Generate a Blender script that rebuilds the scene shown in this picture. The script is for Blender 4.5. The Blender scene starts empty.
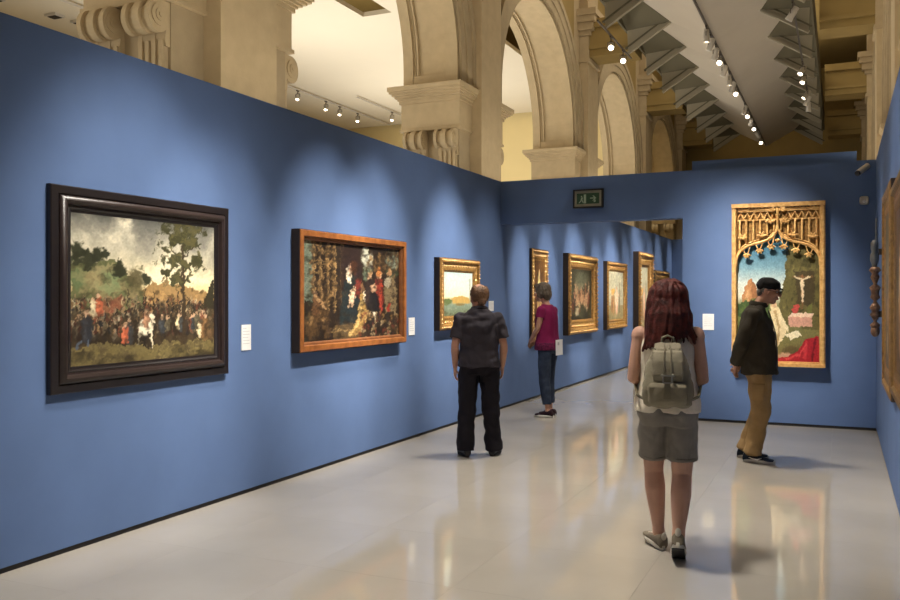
import bpy, bmesh, math, random
import numpy as np
from mathutils import Vector, Matrix, noise

# ------------------------------------------------------------------ camera, world, exposure
SC = bpy.context.scene
COL = SC.collection
cam_d = bpy.data.cameras.new('camera'); cam = bpy.data.objects.new('camera', cam_d); COL.objects.link(cam)
cam_d.sensor_width = 36.0; cam_d.lens = 36.0 * 863.0 / 900.0; cam_d.shift_y = -3.0 / 900.0
cam_d.clip_start = 0.05; cam_d.clip_end = 200
cam.location = (0, 0, 1.55)
cam.rotation_euler = (math.pi / 2, 0, math.atan2(391, 863))
SC.camera = cam
w = bpy.data.worlds.new('world'); SC.world = w; w.use_nodes = True
w.node_tree.nodes['Background'].inputs[0].default_value = (0.9, 0.8, 0.62, 1)
w.node_tree.nodes['Background'].inputs[1].default_value = 0.05
SC.view_settings.view_transform = 'Standard'; SC.view_settings.look = 'None'
SC.view_settings.exposure = 0.75; SC.view_settings.gamma = 1.0; SC.view_settings.use_curve_mapping = False
try:
    SC.cycles.use_denoising = True
    SC.cycles.max_bounces = 8; SC.cycles.diffuse_bounces = 4; SC.cycles.glossy_bounces = 4
    SC.cycles.sample_clamp_indirect = 6.0
except Exception:
    pass

WARM = (1.0, 0.93, 0.83)
def area_light(name, loc, rot, sx, sy, power, color):
    d = bpy.data.lights.new(name, 'AREA'); d.shape = 'RECTANGLE'; d.size = sx; d.size_y = sy
    d.energy = power; d.color = color
    o = bpy.data.objects.new(name, d); COL.objects.link(o); o.location = loc; o.rotation_euler = rot
    return o
# added unseen fill lights in the neighbouring hall brighten its ceiling and the arcade
HALL_P = 195.0
for yy in (2.0, 9.0, 16.0, 22.5):
    area_light('hall_fill', (-11.5, yy, 2.6), (math.pi, -math.radians(-42), 0), 4.0, 3.0, HALL_P, (1.0, 0.95, 0.87))
# unseen fills added to brighten nave, vault, farthest arch and hall attic
area_light('nave_fill_down', (-2.2, 14.0, 9.3), (0, 0, 0), 4.0, 24.0, 340.0, (1.0, 0.92, 0.78))
area_light('nave_fill_up', (-2.2, 16.0, 8.3), (math.pi, 0, 0), 3.0, 26.0, 260.0, (1.0, 0.90, 0.72))
area_light('far_arch_fill', (-7.6, 30.2, 8.9), (0, 0, 0), 1.6, 4.0, 110.0, (1.0, 0.94, 0.82))
area_light('attic_fill', (-11.0, 14.0, 8.0), (math.pi, 0, 0), 6.0, 14.0, 160.0, (1.0, 0.92, 0.72))
# added strip fills above the partitions, unseen, brighten the canopy and the arcade
area_light('partition_top_fill', (0.45, 11.0, 3.17), (math.pi, 0, 0), 0.12, 26.0, 110.0, (1.0, 0.90, 0.74))
area_light('partition_top_fill', (-4.40, 11.0, 3.17), (math.pi, 0, 0), 0.2, 26.0, 130.0, (1.0, 0.90, 0.74))

# ------------------------------------------------------------------ helpers
def lin(c):
    return tuple(((x / 255.0) / 12.92 if x / 255.0 <= 0.04045 else ((x / 255.0 + 0.055) / 1.055) ** 2.4) for x in c)

MATS = {}
def mat(name, rgb, rough=0.6, metal=0.0, noise_amt=0.0, noise_scale=20.0, bump=0.0, bump_scale=80.0,
        rgb2=None, spec=0.5, emit=None, emit_s=0.0, coat=0.0, wave=None):
    if name in MATS: return MATS[name]
    m = bpy.data.materials.new(name); m.use_nodes = True
    nt = m.node_tree; b = nt.nodes['Principled BSDF']
    b.inputs['Roughness'].default_value = rough; b.inputs['Metallic'].default_value = metal
    b.inputs['Specular IOR Level'].default_value = spec
    b.inputs['Coat Weight'].default_value = coat
    c = lin(rgb); b.inputs['Base Color'].default_value = (*c, 1)
    tc = nt.nodes.new('ShaderNodeTexCoord')
    if noise_amt > 0 or rgb2:
        n = nt.nodes.new('ShaderNodeTexNoise'); n.inputs['Scale'].default_value = noise_scale
        n.inputs['Detail'].default_value = 5.0
        nt.links.new(tc.outputs['Object'], n.inputs['Vector'])
        r = nt.nodes.new('ShaderNodeValToRGB')
        c2 = lin(rgb2) if rgb2 else tuple(x * (1 - noise_amt) for x in c)
        r.color_ramp.elements[0].position = 0.3; r.color_ramp.elements[1].position = 0.7
        r.color_ramp.elements[0].color = (*c2, 1); r.color_ramp.elements[1].color = (*c, 1)
        nt.links.new(n.outputs['Fac'], r.inputs['Fac']); nt.links.new(r.outputs['Color'], b.inputs['Base Color'])
    if bump > 0:
        n2 = nt.nodes.new('ShaderNodeTexNoise'); n2.inputs['Scale'].default_value = bump_scale
        n2.inputs['Detail'].default_value = 3.0
        nt.links.new(tc.outputs['Object'], n2.inputs['Vector'])
        bp = nt.nodes.new('ShaderNodeBump'); bp.inputs['Strength'].default_value = bump; bp.inputs['Distance'].default_value = 0.01
        nt.links.new(n2.outputs['Fac'], bp.inputs['Height']); nt.links.new(bp.outputs['Normal'], b.inputs['Normal'])
    if emit:
        b.inputs['Emission Color'].default_value = (*lin(emit), 1); b.inputs['Emission Strength'].default_value = emit_s
    MATS[name] = m
    return m

class MB:
    """collects geometry, then links it as ONE mesh object"""
    def __init__(s): s.v = []; s.f = []
    def add(s, verts, faces):
        k = len(s.v); s.v += [tuple(p) for p in verts]; s.f += [tuple(i + k for i in f) for f in faces]; return s
    def box(s, x0, x1, y0, y1, z0, z1):
        return s.add([(x0,y0,z0),(x1,y0,z0),(x1,y1,z0),(x0,y1,z0),(x0,y0,z1),(x1,y0,z1),(x1,y1,z1),(x0,y1,z1)],
                     [(0,3,2,1),(4,5,6,7),(0,1,5,4),(1,2,6,5),(2,3,7,6),(3,0,4,7)])
    def prism(s, poly, axis, a0, a1):
        """poly: 2D points; axis 'x','y','z' extrusion; the remaining axes in order"""
        n = len(poly); vs = []
        for a in (a0, a1):
            for p, q in poly:
                vs.append((a, p, q) if axis == 'x' else (p, a, q) if axis == 'y' else (p, q, a))
        fs = [tuple(range(n))[::-1], tuple(range(n, 2 * n))]
        fs += [(i, (i + 1) % n, n + (i + 1) % n, n + i) for i in range(n)]
        return s.add(vs, fs)
    def plate(s, pts, th):
        """polygon of 3D points given thickness along its normal"""
        P = [Vector(p) for p in pts]; nrm = (P[1] - P[0]).cross(P[2] - P[0]).normalized() * th
        n = len(P); vs = [tuple(p) for p in P] + [tuple(p + nrm) for p in P]
        fs = [tuple(range(n))[::-1], tuple(range(n, 2 * n))] + [(i, (i + 1) % n, n + (i + 1) % n, n + i) for i in range(n)]
        return s.add(vs, fs)
    def loft(s, rings, seg=16, cap='round', p=2.0):
        """rings: (centre, half-axis a, half-axis b); superellipse exponent p"""
        k = len(s.v); nr = len(rings)
        for c, a, b in rings:
            c = Vector(c); a = Vector(a); b = Vector(b)
            for i in range(seg):
                t = 2 * math.pi * i / seg; ct, st = math.cos(t), math.sin(t)
                ct = math.copysign(abs(ct) ** (2.0 / p), ct); st = math.copysign(abs(st) ** (2.0 / p), st)
                s.v.append(tuple(c + a * ct + b * st))
        for r in range(nr - 1):
            for i in range(seg):
                j = (i + 1) % seg
                s.f.append((k + r * seg + i, k + r * seg + j, k + (r + 1) * seg + j, k + (r + 1) * seg + i))
        s.f.append(tuple(k + i for i in range(seg))[::-1]); s.f.append(tuple(k + (nr - 1) * seg + i for i in range(seg)))
        return s
    def tube(s, pts, radii, seg=10, round_caps=True, flat=1.0, up=None):
        """swept tube through pts with per-point radius (float or (ra, rb))"""
        P = [Vector(p) for p in pts]; n = len(P)
        if not isinstance(radii, (list, tuple)): radii = [radii] * n
        R = [(r, r * flat) if not isinstance(r, (list, tuple)) else r for r in radii]
        T = [(P[min(i + 1, n - 1)] - P[max(i - 1, 0)]).normalized() for i in range(n)]
        ref = Vector(up) if up else (Vector((0, 1, 0)) if abs(T[0].y) < 0.9 else Vector((1, 0, 0)))
        rings = []; a = None
        for i in range(n):
            q = ref if a is None else a
            a = q - T[i] * q.dot(T[i])
            a = a.normalized() if a.length > 1e-6 else T[i].orthogonal().normalized()
            b = T[i].cross(a).normalized()
            ra, rb = R[i]
            if i == 0 and round_caps:
                for q2 in (0.95, 0.7, 0.38):
                    c2 = math.sqrt(1 - q2 * q2); rings.append((P[0] - T[0] * min(ra, rb) * q2, a * ra * c2, b * rb * c2))
            rings.append((P[i], a * ra, b * rb))
            if i == n - 1 and round_caps:
                for q2 in (0.38, 0.7, 0.95):
                    c2 = math.sqrt(1 - q2 * q2); rings.append((P[i] + T[i] * min(ra, rb) * q2, a * ra * c2, b * rb * c2))
        return s.loft(rings, seg)
    def ellipsoid(s, c, r, seg=14, rings=8, M=None):
        c = Vector(c); vs = []; R = []
        for j in range(rings + 1):
            ph = -math.pi / 2 + math.pi * (j + 0.02) / (rings + 0.04)
            z = math.sin(ph); q = math.cos(ph)
            X, Y, Z = Vector((r[0], 0, 0)), Vector((0, r[1], 0)), Vector((0, 0, r[2]))
            if M is not None: X, Y, Z = M @ X, M @ Y, M @ Z
            R.append((c + Z * z, X * q, Y * q))
        return s.loft(R, seg)
    def lathe(s, prof, seg=16, c=(0, 0, 0)):
        R = [((c[0], c[1], c[2] + z), (r, 0, 0), (0, r, 0)) for r, z in prof]
        return s.loft(R, seg)
    def mesh(s, name, smooth=False):
        me = bpy.data.meshes.new(name); me.from_pydata(s.v, [], s.f); me.validate()
        bm = bmesh.new(); bm.from_mesh(me); bmesh.ops.recalc_face_normals(bm, faces=bm.faces); bm.to_mesh(me); bm.free()
        if smooth: me.shade_smooth()
        return me
    def build(s, name, m, parent=None, smooth=False, loc=None):
        me = s.mesh(name, smooth); me.materials.append(m)
        return link(name, me, parent, loc)

def link(name, me, parent=None, loc=None, rot=None):
    o = bpy.data.objects.new(name, me); COL.objects.link(o)
    if parent: o.parent = parent
    if loc is not None: o.location = loc
    if rot is not None: o.rotation_euler = rot
    return o
def auto_smooth(o, ang=40):
    me = o.data; bm = bmesh.new(); bm.from_mesh(me)
    for f in bm.faces: f.smooth = True
    for e in bm.edges:
        if len(e.link_faces) == 2 and e.calc_face_angle(0) > math.radians(ang): e.smooth = False
    bm.to_mesh(me); bm.free(); return o
def empty(name, loc=(0, 0, 0), rz=0.0, parent=None):
    o = bpy.data.objects.new(name, None); COL.objects.link(o); o.location = loc; o.rotation_euler = (0, 0, rz)
    o.empty_display_size = 0.1
    if parent: o.parent = parent
    return o
def tag(o, label, cat, group=None):
    o['label'] = label; o['category'] = cat
    if group: o['group'] = group
    return o
def struct(o, label=None):
    o['kind'] = 'structure'
    if label: o['label'] = label
    return o
def dup(root, loc=None, rot=None, label=None):
    r = root.copy(); COL.objects.link(r)
    if loc is not None: r.location = loc
    if rot is not None: r.rotation_euler = rot
    if label: r['label'] = label
    for ch in list(root.children):
        c = ch.copy(); COL.objects.link(c); c.parent = r
        for g in list(ch.children):
            d = g.copy(); COL.objects.link(d); d.parent = c
    return r

# ------------------------------------------------------------------ shared materials
M_BLUE = mat('blue_wall_paint', (93, 117, 160), 0.75, noise_amt=0.10, noise_scale=3.0, bump=0.15, bump_scale=260, spec=0.25)
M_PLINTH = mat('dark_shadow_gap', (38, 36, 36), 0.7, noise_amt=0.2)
M_STONE = mat('warm_grey_stone', (176, 158, 126), 0.8, noise_amt=0.14, noise_scale=5, bump=0.2, bump_scale=60, spec=0.2)
M_STONE2 = mat('pale_carved_stone', (192, 172, 136), 0.8, noise_amt=0.12, noise_scale=6, bump=0.2, bump_scale=60, spec=0.2)
M_OCHRE = mat('ochre_plaster', (146, 124, 76), 0.85, noise_amt=0.14, noise_scale=2, spec=0.2)
M_CREAM = mat('cream_hall_plaster', (236, 216, 160), 0.85, noise_amt=0.05, noise_scale=1.5, spec=0.2)
M_WHITE = mat('white_hall_ceiling', (226, 216, 194), 0.85, noise_amt=0.02, noise_scale=1.5, spec=0.2)
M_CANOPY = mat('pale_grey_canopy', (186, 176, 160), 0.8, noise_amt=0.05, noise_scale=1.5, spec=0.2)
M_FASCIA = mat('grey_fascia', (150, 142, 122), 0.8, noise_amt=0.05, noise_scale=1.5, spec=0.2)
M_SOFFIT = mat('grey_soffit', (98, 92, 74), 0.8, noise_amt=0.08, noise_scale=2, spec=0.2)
M_TRACK = mat('track_metal', (92, 84, 76), 0.45, 0.6, noise_amt=0.15)
M_LAMPW = mat('lamp_housing_white', (206, 200, 190), 0.45, 0.1, noise_amt=0.08)
M_LENS = mat('lamp_lens', (255, 240, 215), 0.3, emit=(255, 236, 205), emit_s=9.0)
M_FLOOR = mat('polished_cream_stone', (178, 171, 160), 0.055, noise_amt=0.10, noise_scale=1.6, spec=0.8)
M_JOINT = mat('floor_joint', (150, 143, 132), 0.5, noise_amt=0.1)

# ------------------------------------------------------------------ the setting
XW, XR, YE = -4.27, 0.37, 11.12           # left wall face, right wall face, end wall face
YB, YF, HW = -3.0, 24.3, 3.14             # back and far ends of the exhibition rooms, partition height

floor = struct(MB().box(-19, 6, -5, 34, -0.25, -0.012).build('floor', M_JOINT), 'polished cream stone floor in large square tiles')
TS = 0.9
tile_me = {}
def tile(x0, x1, y0, y1):
    key = (round(x1 - x0, 3), round(y1 - y0, 3))
    if key not in tile_me:
        hx, hy = (x1 - x0) / 2 - 0.0004, (y1 - y0) / 2 - 0.0004
        me = MB().box(-hx, hx, -hy, hy, -0.011, 0).mesh('tile'); me.materials.append(M_FLOOR); tile_me[key] = me
    link('tile', tile_me[key], floor, ((x0 + x1) / 2, (y0 + y1) / 2, 0))
xs = [XW - 0.03] + [-2.79 + TS * k for k in range(-1, 4)] + [XR + 0.03]
ys = [YB] + [4.2 + TS * k for k in range(-7, 23)] + [YF]
for i in range(len(xs) - 1):
    for j in range(len(ys) - 1):
        tile(xs[i], xs[i + 1], ys[j], ys[j + 1])

G = 0.034                                  # shadow gap under the partitions
def partition(name, x0, x1, y0, y1, z0, z1, label, gap=True):
    o = struct(MB().box(x0, x1, y0, y1, z0 + (G if gap else 0), z1).build(name, M_BLUE), label)
    return o
partition('wall_left', XW - 0.25, XW, YB, YF, 0, HW, 'long blue exhibition wall hung with framed paintings')
partition('wall_right', XR, XR + 0.15, YB, YF, 0, HW, 'blue exhibition wall beside the camera')
we = partition('wall_end', -1.82, XR, YE, YE + 0.25, 0, HW, 'blue end wall with the gilded altarpiece')
MB().box(XW, -1.82, YE, YE + 0.25, 2.55, HW).build('lintel', M_BLUE, we)
MB().box(-1.74, 0.17, YE + 0.25, YE + 0.42, G, 3.29).build('raised_panel', M_BLUE, we)
partition('wall_far', XW, XR, YF, YF + 0.2, 0, HW, 'blue wall closing the far room')
partition('wall_back', XW - 0.25, XR + 0.15, YB - 0.2, YB, 0, HW, 'blue wall behind the camera')
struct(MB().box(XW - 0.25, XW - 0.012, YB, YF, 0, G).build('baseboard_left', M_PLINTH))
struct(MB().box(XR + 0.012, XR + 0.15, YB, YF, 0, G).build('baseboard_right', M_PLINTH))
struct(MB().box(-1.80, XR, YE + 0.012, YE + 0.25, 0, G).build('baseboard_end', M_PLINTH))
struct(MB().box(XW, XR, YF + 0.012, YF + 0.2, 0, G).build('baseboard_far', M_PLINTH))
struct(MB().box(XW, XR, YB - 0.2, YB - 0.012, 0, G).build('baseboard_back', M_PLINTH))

# ---- the old building: arcades on both sides of the nave
XP, XF, XK = -5.20, -5.40, -6.34          # pilaster front, pier front, pier back (left side)
BAY = 6.328; Y1 = 6.365; STR = 0.43; ST = 0.30                    # pilaster 1 starts at Y1
ZS, ZT = 5.14, 9.6                         # springing, top of wall
def arch_wall(name, sx, label):
    """sx=1: left arcade as built; sx=-1: mirrored about the nave axis"""
    ax = -2.28
    def X(x): return x if sx == 1 else 2 * ax - x
    def bx(mb, xa, xb, y0, y1, z0, z1):
        xa, xb = sorted((X(xa), X(xb))); return mb.box(xa, xb, y0, y1, z0, z1)
    root = struct(empty(name, (0, 0, 0)), label)
    # spandrel wall with the round arches cut out
    for k in range(-1, 5):
        p0 = Y1 + BAY * (k - 1); a0 = p0 + 0.863 + STR; a1 = p0 + BAY - STR
        yc = (a0 + a1) / 2; R = (a1 - a0) / 2; n = 28
        arc = [(yc - R * math.cos(math.pi * i / n), ZS + R * math.sin(math.pi * i / n)) for i in range(n + 1)]
        mb = MB()
        for i in range(n):
            (ya, za), (yb, zb) = arc[i], arc[i + 1]
            mb.prism([(ya, za), (yb, zb), (yb, ZT), (ya, ZT)], 'x', min(X(XF), X(XK)), max(X(XF), X(XK)))
        mb.build('spandrel', M_OCHRE, root)
        # archivolt: three stepped rings on the nave face
        ring = empty('archivolt', (0, 0, 0), 0, root)
        for (r0, r1, dx) in ((0.0, 0.17, 0.05), (0.17, 0.36, 0.075), (0.36, 0.47, 0.11)):
            mb = MB()
            for i in range(n):
                t0, t1 = math.pi * i / n, math.pi * (i + 1) / n
                q = [(yc - (R + r) * math.cos(t), ZS + (R + r) * math.sin(t)) for r, t in ((r0, t0), (r0, t1), (r1, t1), (r1, t0))]
                mb.prism(q, 'x', min(X(XF - 0.02), X(XF + dx)), max(X(XF - 0.02), X(XF + dx)))
            for sg in (-1, 1):
                ya, yb2 = sorted((yc + sg * (R + r0), yc + sg * (R + r1))); bx(mb, XF - 0.02, XF + dx, ya, yb2, ZS - ST, ZS)
            mb.build('moulding_ring', M_STONE, ring)
        # intrados: raised borders that leave a sunk panel along the soffit of the arch
        intr = empty('intrados', (0, 0, 0), 0, root)
        for (xa, xb, th) in ((XF, XF - 0.20, 0.06), (XF - 0.20, XF - 0.25, 0.03), (XK, XK + 0.17, 0.06), (XK + 0.17, XK + 0.21, 0.025), (XK + 0.23, XK + 0.26, 0.045), (XF, XK, 0.012)):
            mb = MB()
            for i in range(n):
                t0, t1 = math.pi * i / n, math.pi * (i + 1) / n
                q = [(yc - r * math.cos(t), ZS + r * math.sin(t)) for r, t in ((R - th, t0), (R - th, t1), (R + 0.02, t1), (R + 0.02, t0))]
                mb.prism(q, 'x', min(X(xa), X(xb)), max(X(xa), X(xb)))
            for sg in (-1, 1):
                ya, yb2 = sorted((yc + sg * (R - th), yc + sg * (R + 0.02))); bx(mb, xa, xb, ya, yb2, ZS - ST, ZS)
            auto_smooth(mb.build('intrados_band', M_STONE2, intr), 30)
        for sgn in (1, -1):
            yj = a0 if sgn == 1 else a1
            mb = MB(); bx(mb, XF - 0.205, XK + 0.175, min(yj, yj + sgn * 0.056), max(yj, yj + sgn * 0.056), ZS - ST + 0.002, ZS - 0.10)
            mb.build('panel_foot', M_STONE2, intr)
    # piers
    for k in range(-1, 6):
        p0 = Y1 + BAY * (k - 1); p1 = p0 + 0.863
        pier = empty('pier', (0, 0, 0), 0, root)
        mb = MB(); bx(mb, XF, XK, p0 - STR, p1 + STR, 0, ZT); mb.build('pier_core', M_STONE, pier)
        mb = MB(); bx(mb, XP, XF - 0.01, p0, p1, 0, 6.85); mb.build('pilaster', M_STONE2, pier)
        # pilaster capital: necking, block and flared abacus
        mb = MB()
        for (z0, z1, e) in ((6.85, 6.93, 0.05), (6.93, 7.45, 0.02), (7.45, 7.55, 0.07), (7.55, 7.72, 0.14), (7.72, 7.86, 0.20), (7.86, 8.0, 0.24)):
            bx(mb, XP + e, XF - 0.01, p0 - e, p1 + e, z0, z1)
        bx(mb, XP + 0.0, XF - 0.01, p0, p1, 8.0, ZT)
        mb.build('capital', M_STONE, pier)
        # impost blocks wrapping both reveals and the front, with cornice and scrolled consoles
        IZ = -0.14
        for sgn, yr in ((-1, p0 - STR), (1, p1 + STR)):
            yin = p0 if sgn == -1 else p1
            mb = MB()
            def yb(mb, e, z0, z1):
                bx(mb, XF + e * .5, XK - e * .5, min(yin, yr + sgn * e), max(yin, yr + sgn * e), z0 + IZ, z1 + IZ)
            yb(mb, 0.10, 4.30, 4.34); yb(mb, 0.07, 4.34, 4.74); yb(mb, 0.11, 4.74, 4.79)
            for i in range(4):
                yb(mb, 0.14 + 0.05 * i, 4.79 + .03 * i, 4.82 + .03 * i)
            yb(mb, 0.32, 4.91, 4.98)
            mb.build('cornice', M_STONE2, pier)
            if sgn == -1 or k < 3:
                for xc in (-5.57, -6.10):
                    con = MB()
                    prof = []
                    for i in range(15):
                        t = math.pi / 2 - i * (1.25 * math.pi) / 14
                        prof.append((0.135 + 0.125 * math.cos(t), 4.145 + IZ + 0.145 * math.sin(t)))
                    prof += [(0.06, 3.95 + IZ), (0.05, 3.90 + IZ), (0.0, 3.90 + IZ), (0.0, 4.29 + IZ)]
                    for (xa, xb, sc) in ((-0.16, -0.11, 1), (-0.11, -0.04, .86), (-0.04, 0.04, 1), (0.04, 0.11, .86), (0.11, 0.16, 1)):
                        pp = [(yr + sgn * a * sc, 4.145 + IZ + (b - 4.145 - IZ) * (sc if a > 0.02 else 1)) for a, b in prof]
                        con.prism(pp, 'x', min(X(xc + xa), X(xc + xb)), max(X(xc + xa), X(xc + xb)))
                    for (r, d) in ((0.095, 0.012), (0.055, 0.022), (0.022, 0.03)):
                        c = [(yr + sgn * (0.135 + r * math.cos(2 * math.pi * i / 18)), 4.15 + IZ + r * math.sin(2 * math.pi * i / 18)) for i in range(18)]
                        con.prism(c, 'x', min(X(xc + 0.15), X(xc + 0.16 + d)), max(X(xc + 0.15), X(xc + 0.16 + d)))
                    con.build('console', M_STONE2, pier)
                    fl = MB()
                    bx(fl, xc - 0.14, xc + 0.14, min(yr, yr + sgn * 0.05), max(yr, yr + sgn * 0.05), 3.2, 3.86)
                    for i in range(4):
                        xx = xc - 0.115 + i * 0.077
                        bx(fl, xx - 0.021, xx + 0.021, min(yr, yr + sgn * 0.075), max(yr, yr + sgn * 0.075), 3.2, 3.82)
                    fl.build('fluted_strip', M_STONE2, pier)
        # stub of the transverse beam between pilaster and hanging canopy
        mb = MB()
        for (z0, z1, e) in ((6.98, 7.14, 0.0), (7.14, 7.22, 0.05), (7.22, 7.62, 0.0), (7.62, 7.80, 0.09)):
            bx(mb, XP - 0.02, -4.16, p0 + 0.05 - e, p1 - 0.05 + e, z0, z1)
        mb.build('beam_stub', M_OCHRE, pier)
    return root
arch_wall('wall_arcade_left', 1, 'stone arcade with round arches rising behind the blue wall')
arch_wall('wall_arcade_right', -1, 'ochre arcade with pilasters behind the right hand wall')
struct(MB().box(-6.55, 2.0, 33.0, 33.4, 0, ZT).build('wall_nave_end', M_OCHRE), 'ochre end wall of the nave')
struct(MB().box(-6.55, 2.0, -5.2, -5.0, 0, ZT).build('wall_nave_back', M_OCHRE))
struct(MB().box(-6.8, 2.3, -5.2, 33.4, ZT, ZT + 0.2).build('ceiling_nave', M_OCHRE), 'ochre vault above the nave')
struct(MB().box(4.6, 4.8, -5.2, 33.4, 0, ZT).build('wall_aisle_right', M_OCHRE))
struct(MB().box(2.0, 4.8, -5.2, 33.4, ZT, ZT + 0.2).build('ceiling_aisle_right', M_OCHRE))

# ---- the bright neighbouring hall seen through the arches
struct(MB().box(-18.2, -18.0, -5, 27, 0, ZT).build('wall_hall_side', M_CREAM))
struct(MB().box(-18.2, -6.5, 27.0, 27.2, 0, ZT).build('wall_hall_end', M_CREAM), 'cream end wall of the bright hall')
struct(MB().box(-18.2, -6.5, -5.2, -5.0, 0, ZT).build('wall_hall_back', M_CREAM))
struct(MB().box(-18.2, -6.5, -5.2, 27.2, ZT, ZT + 0.2).build('ceiling_hall_roof', M_OCHRE))
struct(MB().box(-9.2, -9.0, 27.2, 33.4, 0, ZT).build('wall_chapel_side', M_WHITE))
struct(MB().box(-9.2, -6.34, 33.2, 33.4, 0, ZT).build('wall_chapel_end', M_WHITE))
struct(MB().box(-9.2, -6.5, 27.2, 33.4, ZT, ZT + 0.2).build('ceiling_chapel', M_CREAM))
hc = struct(empty('ceiling_hall'), 'white hung ceiling of the bright hall')
for (x0, x1, y0, y1) in ((-17.9, -9.4, -4.5, 26.8), (-8.7, -7.3, -4.5, 26.8), (-9.4, -8.7, -4.5, 10.2), (-9.4, -8.7, 16.2, 26.8)):
    MB().box(x0, x1, y0, y1, 7.6, 7.7).build('ceiling_panel', M_WHITE, hc)
struct(MB().box(-17.99, -17.7, -4.5, 26.8, 6.7, 6.95).build('trim_hall_cornice', M_WHITE))

# ---- hanging butterfly canopy over the exhibition rooms
RX, RZ = -2.28, 6.64
CY0, CDY, CN = 2.72 - 2 * 1.88, 1.88, 17
can = struct(empty('ceiling_canopy'), 'pale grey V-shaped hung ceiling with sawtooth edges')
pm = {}
for sx in (-1, 1):
    T = (sx * 0.86, 0.48); OH = (sx * 1.76, 0.98); BL = (sx * 1.72, -0.06); OL = (sx * 1.76, 0.40)
    a = MB().plate([(0, 0, 0), (0, CDY, 0), (T[0], CDY, T[1]), (OH[0], 0, OH[1])][::sx * -1 or 1], 0.03).mesh('canopy_panel')
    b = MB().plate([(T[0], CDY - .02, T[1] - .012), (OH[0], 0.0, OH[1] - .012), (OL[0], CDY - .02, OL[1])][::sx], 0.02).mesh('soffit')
    mbf = MB().plate([(T[0], 0, T[1]), (OH[0], 0, OH[1]), (BL[0], 0, BL[1])][::sx], 0.05)
    c = mbf.mesh('fascia')
    d = Vector((BL[0] - T[0], 0, BL[1] - T[1])); nrm = Vector((-d.z, 0, d.x)).normalized()
    if nrm.z > 0: nrm = -nrm
    def bar(off, wd, yy0, yy1):
        p = [Vector((T[0], 0, T[1])) + nrm * off, Vector((BL[0], 0, BL[1])) + nrm * off, Vector((BL[0], 0, BL[1])) + nrm * (off - wd), Vector((T[0], 0, T[1])) + nrm * (off - wd)]
        return MB().prism([(q.x, q.z) for q in p], 'y', yy0, yy1)
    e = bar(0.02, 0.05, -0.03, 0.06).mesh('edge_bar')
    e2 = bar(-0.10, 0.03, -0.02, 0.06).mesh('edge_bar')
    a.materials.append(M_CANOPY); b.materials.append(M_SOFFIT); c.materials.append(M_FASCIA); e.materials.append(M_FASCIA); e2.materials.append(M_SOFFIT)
    for k in range(CN):
        y = CY0 + k * CDY
        mod = empty('canopy_module', (RX, y, RZ), 0, can)
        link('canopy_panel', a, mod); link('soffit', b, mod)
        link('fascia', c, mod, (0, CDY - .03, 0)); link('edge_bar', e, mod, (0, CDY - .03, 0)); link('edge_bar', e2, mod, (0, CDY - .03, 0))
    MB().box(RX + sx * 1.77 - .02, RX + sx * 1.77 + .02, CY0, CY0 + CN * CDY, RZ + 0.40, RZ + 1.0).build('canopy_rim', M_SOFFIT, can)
for k in range(6):
    for dx in (-1.2, 1.2):
        MB().box(RX + dx - .008, RX + dx + .008, CY0 + 2 + k * 6 - .008, CY0 + 2 + k * 6 + .008, RZ + .75, ZT).build('suspension_rod', M_TRACK, can)

# ------------------------------------------------------------------ track spotlights
def aim_rot(d):
    return Vector(d).to_track_quat('-Z', 'Y').to_euler()
spot_parts = None
def spotlight(loc, target, power, deg, label, group, blend=1.0, lit=True, col=WARM, radius=0.05):
    """track adapter, yoke, barrel with bright lens; the lamp sits in the barrel's mouth"""
    global spot_parts
    if spot_parts is None:
        ad = MB().box(-0.016, 0.016, -0.06, 0.06, -0.03, 0.0).mesh('adapter'); ad.materials.append(M_TRACK)
        ym = MB().tube([(0, 0, -0.03), (0, 0, -0.10)], 0.011, 8, False)
        ym.tube([(-0.062, 0, -0.19), (-0.062, 0, -0.11), (0, 0, -0.10), (0.062, 0, -0.11), (0.062, 0, -0.19)], 0.008, 6, False)
        yo = ym.mesh('yoke'); yo.materials.append(M_TRACK)
        hs = MB().lathe([(0.03, 0.12), (0.048, 0.115), (0.05, 0.05), (0.056, 0.045), (0.056, -0.09), (0.062, -0.10), (0.062, -0.125), (0.050, -0.125), (0.048, -0.08)], 18).mesh('barrel', True)
        hs.materials.append(M_LAMPW)
        ln = MB().lathe([(0.049, -0.098), (0.049, -0.104)], 18).mesh('lens'); ln.materials.append(M_LENS)
        spot_parts = (ad, yo, hs, ln)
    r = tag(empty('track_spotlight', loc), label, 'spotlight', group)
    d = Vector(target) - (Vector(loc) + Vector((0, 0, -0.18))); e = aim_rot(d)
    link('adapter', spot_parts[0], r); yk = link('yoke', spot_parts[1], r)
    yk.rotation_euler = (0, 0, math.atan2(d.y, d.x) - math.pi / 2)
    link('barrel', spot_parts[2], r, (0, 0, -0.18), e)
    link('lens', spot_parts[3], r, (0, 0, -0.18), e)
    if lit:
        L = bpy.data.lights.new('lamp', 'SPOT'); L.energy = power; L.spot_size = math.radians(deg * 1.06); L.spot_blend = blend
        L.color = col; L.shadow_soft_size = radius
        lo = bpy.data.objects.new('lamp', L); COL.objects.link(lo); lo.parent = r
        lo.location = Vector((0, 0, -0.18)) + d.normalized() * 0.16; lo.rotation_euler = e
    return r
TZ = RZ - 0.05
trk = MB().box(RX - 0.018, RX + 0.018, 0.0, 30.6, TZ, TZ + 0.035)
tag(trk.build('lighting_track', M_TRACK), 'long dark lighting track along the low ridge of the grey canopy', 'track')
GR = 'spotlights on the canopy ridge track'
F1, F2 = 800.0, 760.0
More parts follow.
